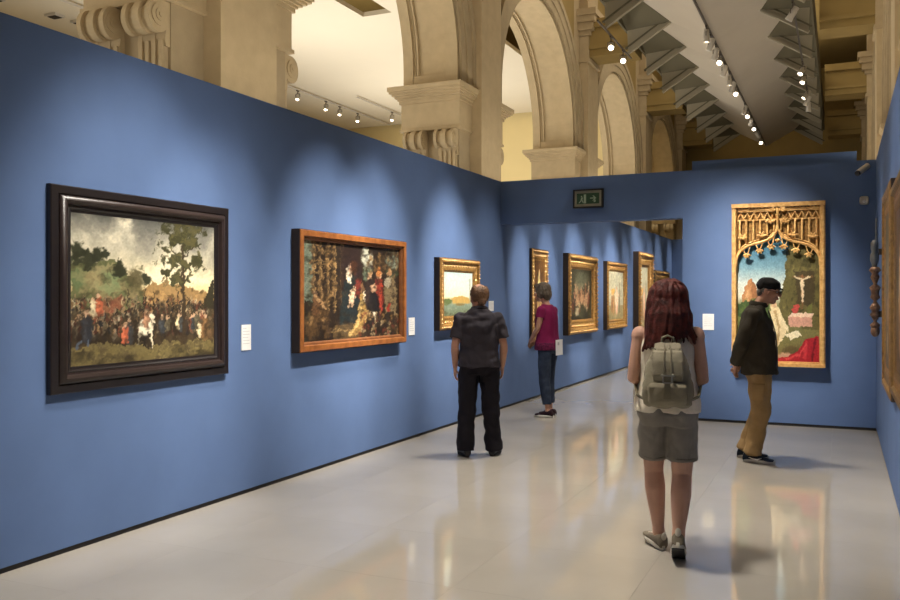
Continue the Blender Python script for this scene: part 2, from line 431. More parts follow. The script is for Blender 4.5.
SPOTS = [  # ridge track: y, target, power, cone, lamp radius
    (7.2, (-0.78, YE, 1.60), 1500, 21, .05), (7.9, (-1.35, YE, 1.75), 500, 20, .05),
    (4.0, (XR, 6.0, 1.6), 450, 30, .05), (6.0, (XR, 7.6, 1.6), 500, 28, .05), (9.0, (XR, 9.9, 1.7), 260, 20, .05),
    (17.2, (XW, 18.9, 1.8), 800, 13, .05), (17.9, (XW, 20.2, 1.7), 1200, 20, .05), (19.3, (XW, 21.6, 1.9), 700, 13, .05), (20.9, (XW, 22.6, 1.8), 900, 17, .05),
    (23.6, (XW, 24.0, 1.9), 700, 16, .05), (25.3, (-3.5, 31.0, 3.5), 300, 30, .05), (27.4, (-1.0, 33.0, 5.0), 300, 30, .05),
] + [(y, (RX, y, 0), p, 73, .28) for y, p in ((1.2, F1 * .5), (4.7, F1), (8.5, F1), (13.4, F2), (16.6, F2), (20.2, F2))] \
  + [(y, (-1.6, y - 9, 1.0), 0, 30, .05) for y in (18.5, 21.5, 24.3, 26.2, 28.6)]
WALLSPOTS = [  # right edge track, crossing the room onto the left wall
    (4.1, (XW, 4.35, 1.35), 1120, 26), (5.2, (XW, 5.15, 1.55), 896, 19),
    (6.6, (XW, 6.7, 1.50), 1587, 21), (7.4, (XW, 7.6, 1.55), 1587, 21),
    (9.2, (XW, 9.4, 1.55), 1965, 20), (10.4, (XW, 10.6, 1.60), 453, 20),
    (11.8, (XW, 11.95, 1.75), 1209, 13), (12.5, (XW, 13.2, 1.75), 1209, 14), (13.3, (XW, 14.9, 1.60), 1965, 19),
    (14.2, (XW, 16.4, 1.85), 1209, 12), (15.6, (XW, 17.6, 1.60), 2268, 18),
    (19.6, (-3.5, 15.5, 0.5), 60, 20), (20.4, (-2.6, 16.2, 0.5), 60, 20), (22.0, (XW, 20.0, 1.55), 756, 18), (22.7, (-3.0, YF, 1.8), 400, 26), (23.4, (-1.0, YF, 1.8), 300, 26),
]
ORD = ['nearest', 'second', 'third', 'fourth', 'fifth', 'sixth', 'seventh', 'eighth', 'ninth', 'tenth', 'eleventh', 'twelfth', 'thirteenth', 'fourteenth', 'fifteenth', 'sixteenth', 'seventeenth', 'eighteenth', 'nineteenth', 'twentieth', 'twenty-first', 'twenty-second', 'twenty-third', 'last']
for i, (y, t, p, a, rd) in enumerate(sorted(SPOTS)):
    spotlight((RX, y, TZ), t, p, a, ORD[i] + ' white spotlight counted along the canopy ridge track', GR, lit=p > 0, radius=rd)
# clusters hung from the canopy edges
def side_track(name, x, y0, y1, z, label):
    return tag(MB().box(x - 0.016, x + 0.016, y0, y1, z, z + 0.03).build(name, M_TRACK), label, 'track')
side_track('lighting_track', -3.98, 15.2, 17.9, 6.50, 'short lighting track under the left edge of the canopy')
spotlight((-3.98, 16.2, 6.50), (-2.0, 8.0, 1.0), 0, 30, 'bright spotlight under the left canopy edge, nearer of two', 'left edge spotlights', lit=False)
spotlight((-3.98, 17.2, 6.50), (-2.0, 9.0, 1.0), 0, 30, 'spotlight under the left canopy edge, farther of two', 'left edge spotlights', lit=False)
side_track('lighting_track', -0.74, 3.0, 24.2, 6.50, 'long lighting track under the right edge of the canopy')
for i, (y, t, p, a) in enumerate(WALLSPOTS):
    spotlight((-0.74, y, 6.50), t, p, a, ORD[i] + ' spotlight counted along the right canopy edge track', 'right edge spotlights', lit=True)
# the hall's own tracks
tag(MB().box(-14.32, -14.28, 10, 26.5, 7.52, 7.56).build('lighting_track', M_LAMPW), 'white ceiling track in the bright hall, the longer one', 'track')
tag(MB().box(-13.22, -13.18, 22.4, 26.5, 7.52, 7.56).build('lighting_track', M_LAMPW), 'white ceiling track in the bright hall, the shorter one', 'track')
for j, (x, y) in enumerate(((-14.3, 19.6), (-14.3, 20.9), (-14.3, 22.4), (-14.3, 23.2), (-14.3, 24.3), (-13.2, 24.6))):
    spotlight((x, y, 7.52), (x + 1.2, y - 3, 2), 0, 30, ['%s spotlight on the longer track of the bright hall' % w for w in ('nearest', 'second', 'third', 'fourth', 'fifth')][j] if j < 5 else 'single spotlight on the shorter track of the bright hall', 'spotlights in the bright hall', lit=False)
for (x, y, l) in ((-15.6, 12.1, 'small downlight in the white hall ceiling nearest the left frame edge'), (-15.35, 13.35, 'square downlight in the white hall ceiling, left of a pair'), (-15.2, 13.9, 'square downlight in the white hall ceiling, right of a pair')):
    r = tag(empty('recessed_downlight', (x, y, 7.6)), l, 'downlight', 'downlights in the hall ceiling')
    MB().box(-0.16, 0.16, -0.13, 0.13, -0.05, -0.001).build('bezel', M_LAMPW, r)
    MB().box(-0.11, 0.11, -0.09, 0.09, -0.062, -0.045).build('aperture', M_PLINTH, r)

# ------------------------------------------------------------------ painter: flat pictures as colour attributes on fine grids
rng = np.random.RandomState(7)
def fbm(h, w, sc, oct=4, seed=0, ax=1.0):
    r = np.random.RandomState(seed); out = np.zeros((h, w)); amp = 1.0; tot = 0
    for o in range(oct):
        gh, gw = max(2, int(sc * ax) + 2), max(2, int(sc) + 2); g = r.rand(gh, gw)
        y = np.linspace(0, gh - 1.001, h); x = np.linspace(0, gw - 1.001, w)
        y0 = y.astype(int); x0 = x.astype(int); fy = (y - y0)[:, None]; fx = (x - x0)[None]
        fy = fy * fy * (3 - 2 * fy); fx = fx * fx * (3 - 2 * fx)
        a = g[y0][:, x0]; b = g[y0][:, x0 + 1]; c = g[y0 + 1][:, x0]; d = g[y0 + 1][:, x0 + 1]
        out += amp * ((a * (1 - fx) + b * fx) * (1 - fy) + (c * (1 - fx) + d * fx) * fy)
        tot += amp; amp *= 0.55; sc *= 2
    return out / tot
class Canvas:
    def __init__(s, w, h, col):
        s.w, s.h = w, h; s.a = np.zeros((h, w, 3)) + np.array(col, float)
        s.V, s.U = np.mgrid[0:h, 0:w].astype(float); s.U /= (w - 1); s.V /= (h - 1)
        s.n = fbm(h, w, 9, 4, 3) - 0.5; s.n2 = fbm(h, w, 26, 3, 5) - 0.5
    def put(s, m, col):
        m = np.clip(m, 0, 1)[..., None]; s.a = s.a * (1 - m) + np.array(col, float) * m; return s
    def grad(s, stops):
        vs = [t[0] for t in stops]; cs = np.array([t[1] for t in stops], float)
        for c in range(3): s.a[..., c] = np.interp(s.V, vs, cs[:, c])
        return s
    def ell(s, cx, cy, rx, ry, col, soft=0.25, al=1.0, rag=0.0, rot=0.0):
        du, dv = s.U - cx, (s.V - cy)
        if rot:
            c, q = math.cos(rot), math.sin(rot); du, dv = du * c + dv * q, -du * q + dv * c
        d = np.sqrt((du / rx) ** 2 + (dv / ry) ** 2) + rag * s.n2 * 2 + rag * s.n
        return s.put(al * np.clip((1 - d) / soft + 0.5, 0, 1), col)
    def poly(s, pts, col, al=1.0, rag=0.0):
        U = s.U + rag * s.n; V = s.V + rag * s.n2
        ins = np.zeros(U.shape, bool); n = len(pts)
        for i in range(n):
            (x0, y0), (x1, y1) = pts[i], pts[(i + 1) % n]
            c = ((y0 > V) != (y1 > V)) & (U < (x1 - x0) * (V - y0) / ((y1 - y0) or 1e-9) + x0); ins ^= c
        return s.put(ins * al, col)
    def line(s, pts, wd, col, al=1.0):
        for i in range(len(pts) - 1):
            (x0, y0), (x1, y1) = pts[i], pts[i + 1]; dx, dy = x1 - x0, y1 - y0; L = dx * dx + dy * dy + 1e-9
            t = np.clip(((s.U - x0) * dx + (s.V - y0) * dy) / L, 0, 1)
            d = np.sqrt((s.U - x0 - t * dx) ** 2 + (s.V - y0 - t * dy) ** 2)
            s.put(al * np.clip((wd - d) / (wd * 0.5) + 0.5, 0, 1), col)
        return s
    def fig(s, x, y, hgt, robe, skin=(196, 152, 118), lean=0.0, wd=0.3):
        s.ell(x + lean * .5, y - hgt * 0.42, hgt * wd * .55, hgt * 0.45, robe, 0.2)
        s.ell(x + lean * .5 - hgt * .06, y - hgt * 0.45, hgt * wd * .2, hgt * 0.34, tuple(min(255, c * 1.35 + 10) for c in robe), 0.8, .5)
        s.ell(x + lean, y - hgt * 0.92, hgt * 0.075, hgt * 0.095, skin, 0.3)
        return s
    def warp(s, px, seed=2, sc=40):
        h, w = s.h, s.w; a = (fbm(h, w, sc, 2, seed) - .5) * 2 * px * 2.2; b = (fbm(h, w, sc, 2, seed + 9) - .5) * 2 * px * 2.2
        Y, X = np.mgrid[0:h, 0:w]; s.a = s.a[np.clip((Y + a).round().astype(int), 0, h - 1), np.clip((X + b).round().astype(int), 0, w - 1)]; return s
    def tone(s, sat, gain):
        g = s.a.mean(-1, keepdims=True); s.a = (g + (s.a - g) * sat) * np.array(gain); return s
    def tex(s, amt, seed=1, sc=30):
        s.a *= (1 + amt * (fbm(s.h, s.w, sc, 3, seed) - 0.5) * 2)[..., None]; return s
def canvas_mesh(cv, W, H, name='canvas'):
    h, w = cv.h, cv.w
    X, Z = np.meshgrid(np.linspace(-W / 2, W / 2, w), np.linspace(H / 2, -H / 2, h))
    co = np.stack([X, np.zeros_like(X), Z], -1).reshape(-1, 3)
    i = np.arange(h * w).reshape(h, w)
    q = np.stack([i[1:, :-1], i[1:, 1:], i[:-1, 1:], i[:-1, :-1]], -1).reshape(-1, 4)
    me = bpy.data.meshes.new(name); me.vertices.add(len(co)); me.vertices.foreach_set('co', co.ravel())
    me.loops.add(q.size); me.loops.foreach_set('vertex_index', q.ravel().astype(np.int32))
    me.polygons.add(len(q)); me.polygons.foreach_set('loop_start', np.arange(0, q.size, 4, dtype=np.int32))
    me.update(); me.validate()
    c = np.clip(cv.a, 0, 255).reshape(-1, 3) / 255.0
    c = np.where(c <= 0.04045, c / 12.92, ((c + 0.055) / 1.055) ** 2.4)
    at = me.color_attributes.new('paint', 'FLOAT_COLOR', 'POINT')
    at.data.foreach_set('color', np.concatenate([c, np.ones((len(c), 1))], 1).astype(np.float32).ravel())
    me.materials.append(paint_mat()); return me
def paint_mat():
    if 'oil_paint' in MATS: return MATS['oil_paint']
    m = mat('oil_paint', (128, 128, 128), 0.42, bump=0.06, bump_scale=180, spec=0.3)
    nt = m.node_tree; a = nt.nodes.new('ShaderNodeVertexColor'); a.layer_name = 'paint'
    nt.links.new(a.outputs['Color'], nt.nodes['Principled BSDF'].inputs['Base Color']); return m

def rail_frame(W, H, prof):
    """mitred moulding: prof = closed list of (inset from outer edge, distance out of the wall)"""
    mb = MB(); n = len(prof)
    for c in range(4):
        vs = []
        for e in (0, 1):
            sx, sz = [(-1, -1), (1, -1), (1, 1), (-1, 1)][(c + e) % 4]
            for i, d in prof: vs.append((sx * (W / 2 - i), -d, sz * (H / 2 - i)))
        fs = [(i, (i + 1) % n, n + (i + 1) % n, n + i) for i in range(n)]
        mb.add(vs, fs)
    me = mb.mesh('x'); bm = bmesh.new(); bm.from_mesh(me); bmesh.ops.remove_doubles(bm, verts=bm.verts, dist=1e-5)
    bmesh.ops.recalc_face_normals(bm, faces=bm.faces); bm.to_mesh(me); bm.free(); return me
def beads(W, H, inset, out, r, step, sq=1.0):
    mb = MB(); h2 = H / 2 - inset; w2 = W / 2 - inset
    nx = max(2, round(2 * w2 / step)); nz = max(2, round(2 * h2 / step))
    P = [(-w2 + 2 * w2 * i / nx, s * h2) for i in range(nx + 1) for s in (-1, 1)] + [(s * w2, -h2 + 2 * h2 * i / nz) for i in range(1, nz) for s in (-1, 1)]
    for x, z in P:
        mb.add([(x - r, -out, z), (x + r, -out, z), (x, -out, z - r * sq), (x, -out, z + r * sq), (x, -out - r, z)], [(0, 2, 4), (2, 1, 4), (1, 3, 4), (3, 0, 4)])
    return mb
def hang(name, label, wall, along, zc, W, H, parts, cv, cvin, depth, cat='painting', ornaments=()):
    """parts: (name, inset, profile, material); the picture is set cvin in from the outer edge"""
    if wall == 'left': loc, rz = (XW + .003, along, zc), math.pi / 2
    elif wall == 'right': loc, rz = (XR - .003, along, zc), -math.pi / 2
    else: loc, rz = (along, YE, zc), 0
    r = tag(empty(name, loc, rz), label, cat)
    for nm, inset, prof, m in parts:
        me = rail_frame(W - 2 * inset, H - 2 * inset, prof); me.name = nm; me.materials.append(m); auto_smooth(link(nm, me, r), 32)
    for nm, inset, out, rr, st, sq, m in ornaments:
        o = beads(W, H, inset, out, rr, st, sq).build(nm, m, r); o['kind'] = 'stuff'
    MB().box(-W / 2 + cvin * .6, W / 2 - cvin * .6, -depth * .45, -0.004, -H / 2 + cvin * .6, H / 2 - cvin * .6).build('backing_board', M_WOODDK, r)
    if cv is not None:
        link('canvas', canvas_mesh(cv, W - 2 * cvin + 0.01, H - 2 * cvin + 0.01), r, (0, -depth * .45 - 0.004, 0))
    return r
M_EBONY = mat('ebonised_wood', (31, 25, 26), 0.38, noise_amt=0.35, noise_scale=25, spec=0.5)
M_EBONY2 = mat('dark_brown_wood', (46, 35, 33), 0.36, noise_amt=0.3, noise_scale=25, spec=0.5)
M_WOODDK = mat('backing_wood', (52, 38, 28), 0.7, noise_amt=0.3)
M_OAK = mat('warm_brown_wood', (156, 98, 50), 0.42, rgb2=(120, 70, 34), noise_scale=14, spec=0.4)
M_OAK2 = mat('mid_brown_wood', (128, 78, 40), 0.45, rgb2=(92, 54, 28), noise_scale=14)
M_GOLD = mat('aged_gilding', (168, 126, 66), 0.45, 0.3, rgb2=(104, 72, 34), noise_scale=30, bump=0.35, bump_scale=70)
M_GOLD2 = mat('bright_gilding', (204, 162, 92), 0.42, 0.3, rgb2=(138, 98, 48), noise_scale=26, bump=0.3, bump_scale=60)
M_GOLD3 = mat('dull_bronze_gilding', (134, 104, 56), 0.5, 0.3, rgb2=(92, 66, 30), noise_scale=30, bump=0.4, bump_scale=60)

# --- the pictures ------------------------------------------------------------------
def pic_landscape():
    c = Canvas(230, 165, (0, 0, 0)); c.grad([(0, (104, 106, 104)), (.2, (168, 164, 150)), (.42, (226, 212, 172)), (.5, (216, 190, 130)), (1, (70, 60, 36))])
    cl = fbm(165, 230, 5, 5, 21, .6); c.put(np.clip((cl - .48) * 6, 0, 1) * (c.V < .5) * .9 * np.clip(1 - c.V * 1.6, 0, 1), (232, 224, 204))
    c.put(np.clip((.46 - cl) * 6, 0, 1) * (c.V < .4) * .7 * (1 - c.V * 2), (84, 86, 88))
    c.poly([(.35, .5), (.42, .47), (.46, .5), (.52, .44), (.56, .47), (.62, .42), (.64, .46), (.75, .46), (.92, .52), (1, .5), (1, .7), (.3, .7)], (156, 118, 66), rag=.03)
    for k in range(40):
        c.ell(.42 + .5 * rng.rand(), .49 + .1 * rng.rand(), .012 + .015 * rng.rand(), .015, tuple(rng.choice([0.7, 1.0, 1.2]) * np.array((150, 112, 62))), .4)
    c.line([(.62, .47), (.62, .36)], .006, (120, 100, 66)); c.line([(.60, .46), (.60, .40)], .005, (120, 100, 66))
    c.poly([(0, .34), (.06, .32), (.12, .35), (.2, .29), (.27, .31), (.33, .37), (.4, .42), (.47, .58), (.46, .66), (0, .66)], (98, 104, 62), rag=.05)
    c.poly([(.13, .36), (.2, .31), (.26, .33), (.3, .4), (.25, .5), (.17, .52), (.1, .46)], (146, 136, 92), rag=.06, al=.8)
    c.ell(.24, .46, .08, .08, (112, 136, 88), .6, .9, .5); c.ell(.06, .42, .07, .06, (88, 112, 70), .5, .8, .5)
    c.ell(.4, .46, .05, .1, (84, 76, 46), .5, .9, .4); c.put((c.U < .47) * (c.V > .33) * (c.V < .62) * np.clip(c.n2 * 6 + .1, 0, 1) * .65, (66, 64, 38)); c.put((c.U < .47) * (c.V > .36) * (c.V < .62) * np.clip(c.n * 5 - .1, 0, 1) * .6, (166, 146, 96))
    for x, y, q in ((.04, .24, .045), (.205, .25, .02), (.1, .31, .05), (.3, .35, .04), (.16, .28, .03), (.48, .42, .03), (.02, .3, .04)): c.ell(x, y, q, q * 1.3, (44, 48, 30), .4, .95, .8)
    c.poly([(0, .62), (.3, .64), (.6, .6), (1, .6), (1, .9), (0, .9)], (78, 62, 40), rag=.05)
    pal = [(150, 62, 40), (60, 48, 40), (196, 172, 132), (86, 78, 60), (52, 56, 64), (172, 128, 76), (118, 60, 42), (206, 190, 160), (44, 38, 32), (104, 92, 66)]
    for k in range(700):
        x = rng.rand(); y = .56 + .26 * rng.rand() ** 1.1; hh = .022 + .085 * (y - .54)
        cc = tuple(np.array(pal[rng.randint(len(pal))]) * (.45 + .6 * rng.rand())); c.ell(x, y, hh * .22, hh * .62, cc, .5, .85); c.ell(x, y - hh * .8, hh * .13, hh * .17, (164, 126, 94), .5, .8)
    for x in (.16, .21, .25, .29): c.ell(x, .6 + .02 * math.sin(x * 60), .022, .04, (150, 72, 48), .5, .7, .6)
    c.put((c.V > .66) * (c.V < .92) * np.clip((c.n + .12) * 3, 0, 1) * .75, (40, 32, 24))
    for x in (.35, .47, .53, .7): c.line([(x - .003, .86), (x, .5)], .004, (50, 38, 26))
    c.fig(.135, .68, .14, (196, 176, 140)); c.fig(.17, .68, .15, (190, 84, 50))
    c.fig(.09, .86, .22, (44, 46, 56), lean=.01); c.line([(.06, .84), (.03, .9)], .008, (70, 84, 110)); c.line([(.1, .84), (.11, .92)], .008, (70, 84, 110))
    c.fig(.36, .88, .18, (58, 58, 62)); c.fig(.33, .87, .14, (192, 80, 46))
    c.ell(.47, .76, .05, .055, (226, 216, 192), .3); c.line([(.43, .78), (.425, .9)], .008, (214, 204, 180)); c.line([(.51, .78), (.52, .9)], .008, (214, 204, 180)); c.ell(.52, .7, .016, .04, (222, 212, 188), .3, rot=-.5); c.fig(.475, .77, .13, (170, 116, 84)); c.ell(.45, .88, .03, .05, (34, 28, 24), .5)
    for k in range(16):
        x = .56 + .4 * rng.rand(); c.fig(x, .78 + .06 * rng.rand(), .13, pal[rng.randint(len(pal))])
    c.fig(.93, .88, .2, (122, 84, 46), wd=.5); c.fig(.97, .88, .18, (92, 66, 40), wd=.5); c.fig(.88, .86, .12, (200, 180, 140))
    c.poly([(.9, .62), (.97, .44), (1, .4), (1, .64)], (54, 50, 34)); c.poly([(.95, .64), (1, .64), (1, .8), (.95, .8)], (70, 60, 40), .7)
    c.poly([(0, .88), (.2, .86), (.5, .9), (.75, .86), (1, .9), (1, 1), (0, 1)], (112, 98, 54), rag=.05)
    c.put((c.V > .87) * np.clip(c.n2 * 5, 0, 1) * .7, (156, 138, 80)); c.put((c.V > .9) * np.clip(-c.n * 5, 0, 1) * .8, (54, 46, 28))
    c.line([(.755, .88), (.752, .6), (.745, .3), (.75, .1)], .012, (62, 48, 32)); c.ell(.755, .88, .03, .03, (66, 52, 34), .5)
    for a, b in ((.66, .2), (.85, .27), (.67, .33), (.83, .16), (.7, .4), (.8, .36)): c.line([(.748, .1 + b), (a, b)], .005, (62, 48, 32))
    for x, y, q in ((.73, .09, .09), (.80, .07, .06), (.67, .13, .05), (.78, .15, .06), (.69, .28, .075), (.83, .26, .055), (.64, .22, .03), (.75, .31, .05), (.86, .24, .03), (.70, .41, .05), (.64, .35, .035), (.79, .4, .025)):
        c.ell(x, y, q * 1.15, q * 1.1, (58, 58, 32), .35, .95, 1.6)
        c.ell(x + .01, y - .02, q * .7, q * .6, (98, 92, 50), .4, .6, 2.0)
    c.warp(1.6, 4, 50); c.put((c.V > .55) * np.clip(c.n2 * 4 + .1, 0, 1) * .5, (46, 36, 26))
    return c.tone(.68, (1.04, 1.02, .95)).tex(.10, 4, 90)
def pic_crowned_group():
    c = Canvas(210, 125, (46, 36, 28)); c.put(np.clip(c.n * 4, 0, 1) * .6, (92, 70, 46))
    c.poly([(0, 0), (.1, 0), (.1, .6), (0, .6)], (112, 126, 112)); c.put((c.U < .12) * np.clip(c.n2 * 4, 0, 1) * .8, (70, 80, 56))
    for x in (.11, .17, .24, .3, .37):
        c.line([(x, .02), (x, .7)], .013, (126, 98, 62), .8); c.line([(x + .008, .02), (x + .008, .7)], .005, (170, 136, 88), .8)
    for y in (.12, .2, .24, .32): c.line([(.08, y), (.31, y)], .008, (132, 104, 64), .8)
    for k in range(60): c.ell(.09 + .22 * rng.rand(), .03 + .6 * rng.rand(), .012, .02, tuple(np.array((140, 108, 68)) * (.4 + .8 * rng.rand())), .6)
    c.ell(.63, .14, .055, .12, (186, 190, 176), .4, .95, .3); c.ell(.63, .3, .05, .08, (96, 112, 92), .5, .9, .5)
    c.ell(.92, .15, .07, .1, (132, 150, 136), .4, .9, .6); c.ell(.92, .27, .07, .05, (66, 82, 58), .5, .9, .5)
    c.poly([(.36, .05), (.55, .02), (.58, .5), (.36, .6)], (44, 30, 28), .85)
    for x, y, q in ((.16, .72, .13), (.1, .83, .1), (.22, .85, .09)): c.ell(x, y, q * .5, q * 1.2, (92, 68, 42), .5, .8, .6); c.ell(x - .02, y - .05, q * .2, q * .5, (166, 128, 82), .6, .8, .6)
    c.fig(.13, .75, .24, (104, 72, 46)); c.line([(.12, .55), (.21, .66)], .014, (176, 136, 92))
    c.poly([(.39, .4), (.47, .3), (.54, .42), (.55, .9), (.36, .92), (.35, .68)], (34, 44, 48), rag=.03)
    c.poly([(.3, .84), (.56, .84), (.56, 1), (.27, 1)], (102, 82, 52), .8); c.line([(.28, .9), (.56, .9)], .006, (146, 120, 78))
    c.ell(.44, .32, .028, .1, (222, 208, 188), .3); c.ell(.455, .26, .018, .045, (212, 168, 134), .3); c.ell(.49, .25, .035, .08, (74, 44, 30), .5, .8); c.poly([(.5, .36), (.56, .38), (.56, .56), (.5, .54)], (112, 42, 34), .9, .03)
    c.ell(.47, .55, .032, .06, (224, 190, 158), .3); c.ell(.49, .47, .014, .03, (216, 178, 144), .3); c.line([(.46, .58), (.43, .66)], .012, (216, 180, 148)); c.line([(.48, .6), (.47, .67)], .01, (216, 180, 148))
    c.poly([(.56, .53), (.62, .48), (.66, .62), (.63, .8), (.55, .96), (.44, .97), (.52, .8)], (160, 126, 68), rag=.02); c.line([(.57, .6), (.54, .82), (.45, .95)], .015, (204, 172, 104)); c.poly([(.58, .52), (.62, .48), (.665, .64), (.64, .68), (.6, .62)], (226, 214, 190)); c.ell(.575, .46, .022, .045, (120, 84, 56), .3)
    c.fig(.66, .72, .42, (46, 34, 32), wd=.26); c.fig(.76, .75, .48, (118, 38, 30), wd=.2); c.line([(.77, .38), (.775, .7)], .018, (166, 56, 38)); c.ell(.755, .27, .028, .06, (196, 118, 58), .4)
    c.fig(.7, .9, .48, (28, 26, 28), wd=.24); c.ell(.705, .76, .014, .045, (222, 210, 190), .4)
    c.poly([(.84, .34), (.93, .32), (.97, .5), (.95, .72), (.83, .74), (.81, .5)], (126, 108, 78), rag=.04); c.ell(.88, .28, .024, .05, (176, 132, 92), .3); c.poly([(.82, .36), (.9, .34), (.88, .46), (.82, .44)], (176, 168, 146), .8)
    c.line([(.86, .74), (.86, .95)], .02, (52, 44, 34)); c.line([(.93, .72), (.95, .95)], .02, (62, 50, 36)); c.ell(.865, .67, .02, .05, (172, 54, 38), .4)
    for k in range(90): c.ell(.55 + .45 * rng.rand(), .72 + .27 * rng.rand(), .012, .02, tuple(np.array([(160, 122, 72), (60, 44, 32), (130, 52, 38), (190, 164, 120)][rng.randint(4)]) * .9), .6, .8)
    for k in range(40): c.ell(.6 + .4 * rng.rand(), .02 + .3 * rng.rand(), .014, .03, tuple(np.array((120, 92, 56)) * (.4 + .8 * rng.rand())), .6, .8)
    c.warp(1.8, 8, 40); c.put(np.clip(c.n2 * 4, 0, 1) * .55, (34, 26, 20)); c.put(np.clip(c.n * 3 - .2, 0, 1) * .3, (150, 112, 70))
    return c.tone(.85, (.92, .9, .85)).tex(.35, 8, 80)
def pic_lagoon():
    c = Canvas(90, 100, (0, 0, 0)); c.grad([(0, (186, 206, 200)), (.3, (206, 214, 200)), (.56, (232, 224, 186)), (.62, (176, 168, 116)), (.75, (122, 138, 120)), (1, (96, 104, 76))])
    c.poly([(.25, .6), (.4, .56), (.6, .53), (.8, .57), (.9, .62), (.9, .72), (.3, .72)], (186, 152, 84), rag=.04); c.poly([(0, .62), (.2, .6), (.3, .66), (.1, .76), (0, .74)], (96, 110, 66), rag=.05)
    c.put((c.V > .7) * np.clip(c.n2 * 4, 0, 1) * .6, (150, 160, 136)); c.put((c.V > .85) * np.clip(-c.n * 4, 0, 1) * .7, (74, 72, 46)); c.line([(.9, .62), (.9, .15)], .02, (156, 160, 140)); c.ell(.55, .74, .18, .03, (120, 104, 60), .5, .9, .3)
    return c.tex(.1, 3, 30)
def pic_saint_tall(seed, base, warm):
    c = Canvas(60, 130, base); c.put(np.clip(c.n * 4, 0, 1) * .8, tuple(x * .45 for x in base)); c.grad_ = None
    c.fig(.5, .92, .78, warm, wd=.55, skin=(226, 190, 150)); c.ell(.46, .4, .12, .2, tuple(min(255, x * 1.25 + 20) for x in warm), .5, .8, .4); c.ell(.55, .72, .14, .16, tuple(x * .8 for x in warm), .6, .8, .5); c.line([(.5, .35), (.3, .55)], .03, (222, 186, 146))
    return c.tex(.3, seed, 24)
def pic_multitude(seed):
    c = Canvas(90, 150, (66, 62, 44)); c.put(np.clip(c.n * 4, 0, 1) * .7, (104, 104, 76)); c.ell(.5, .2, .3, .14, (112, 116, 92), .6, .8, .7); c.ell(.42, .34, .2, .06, (150, 146, 116), .6, .7, .7)
    for k in range(26):
        x, y = .1 + .8 * rng.rand(), .5 + .38 * rng.rand(); c.fig(x, y, .26, [(126, 84, 56), (170, 120, 86), (70, 56, 44), (176, 152, 116), (110, 60, 44)][k % 5], wd=.28)
    for x, y in ((.3, .62), (.52, .6), (.66, .66), (.75, .58)): c.ell(x, y, .06, .1, (206, 160, 122), .5, .9, .5)
    c.ell(.3, .84, .1, .07, (210, 190, 160), .5, .9, .5); c.put((c.V > .85) * np.clip(-c.n * 4, 0, 1), (46, 38, 26)); return c.warp(1.2, seed, 30).tone(.85, (.8, .78, .72)).tex(.3, seed, 34)
def pic_pale_figures(seed):
    c = Canvas(70, 130, (168, 164, 138)); c.put(np.clip(c.n * 4, 0, 1) * .6, (206, 196, 160)); c.put((c.V > .7) * .7, (122, 106, 66))
    for x, y, hh, cc in ((.35, .9, .5, (150, 116, 74)), (.55, .88, .56, (210, 160, 130)), (.72, .86, .4, (118, 120, 96)), (.25, .85, .42, (126, 88, 52))): c.fig(x, y, hh, cc, wd=.28)
    c.ell(.55, .55, .1, .14, (226, 186, 156), .5, .9, .4); c.ell(.3, .42, .12, .06, (206, 150, 60), .5, .8, .6); c.line([(.75, .85), (.75, .25)], .02, (110, 84, 50)); return c.tex(.25, seed, 30)
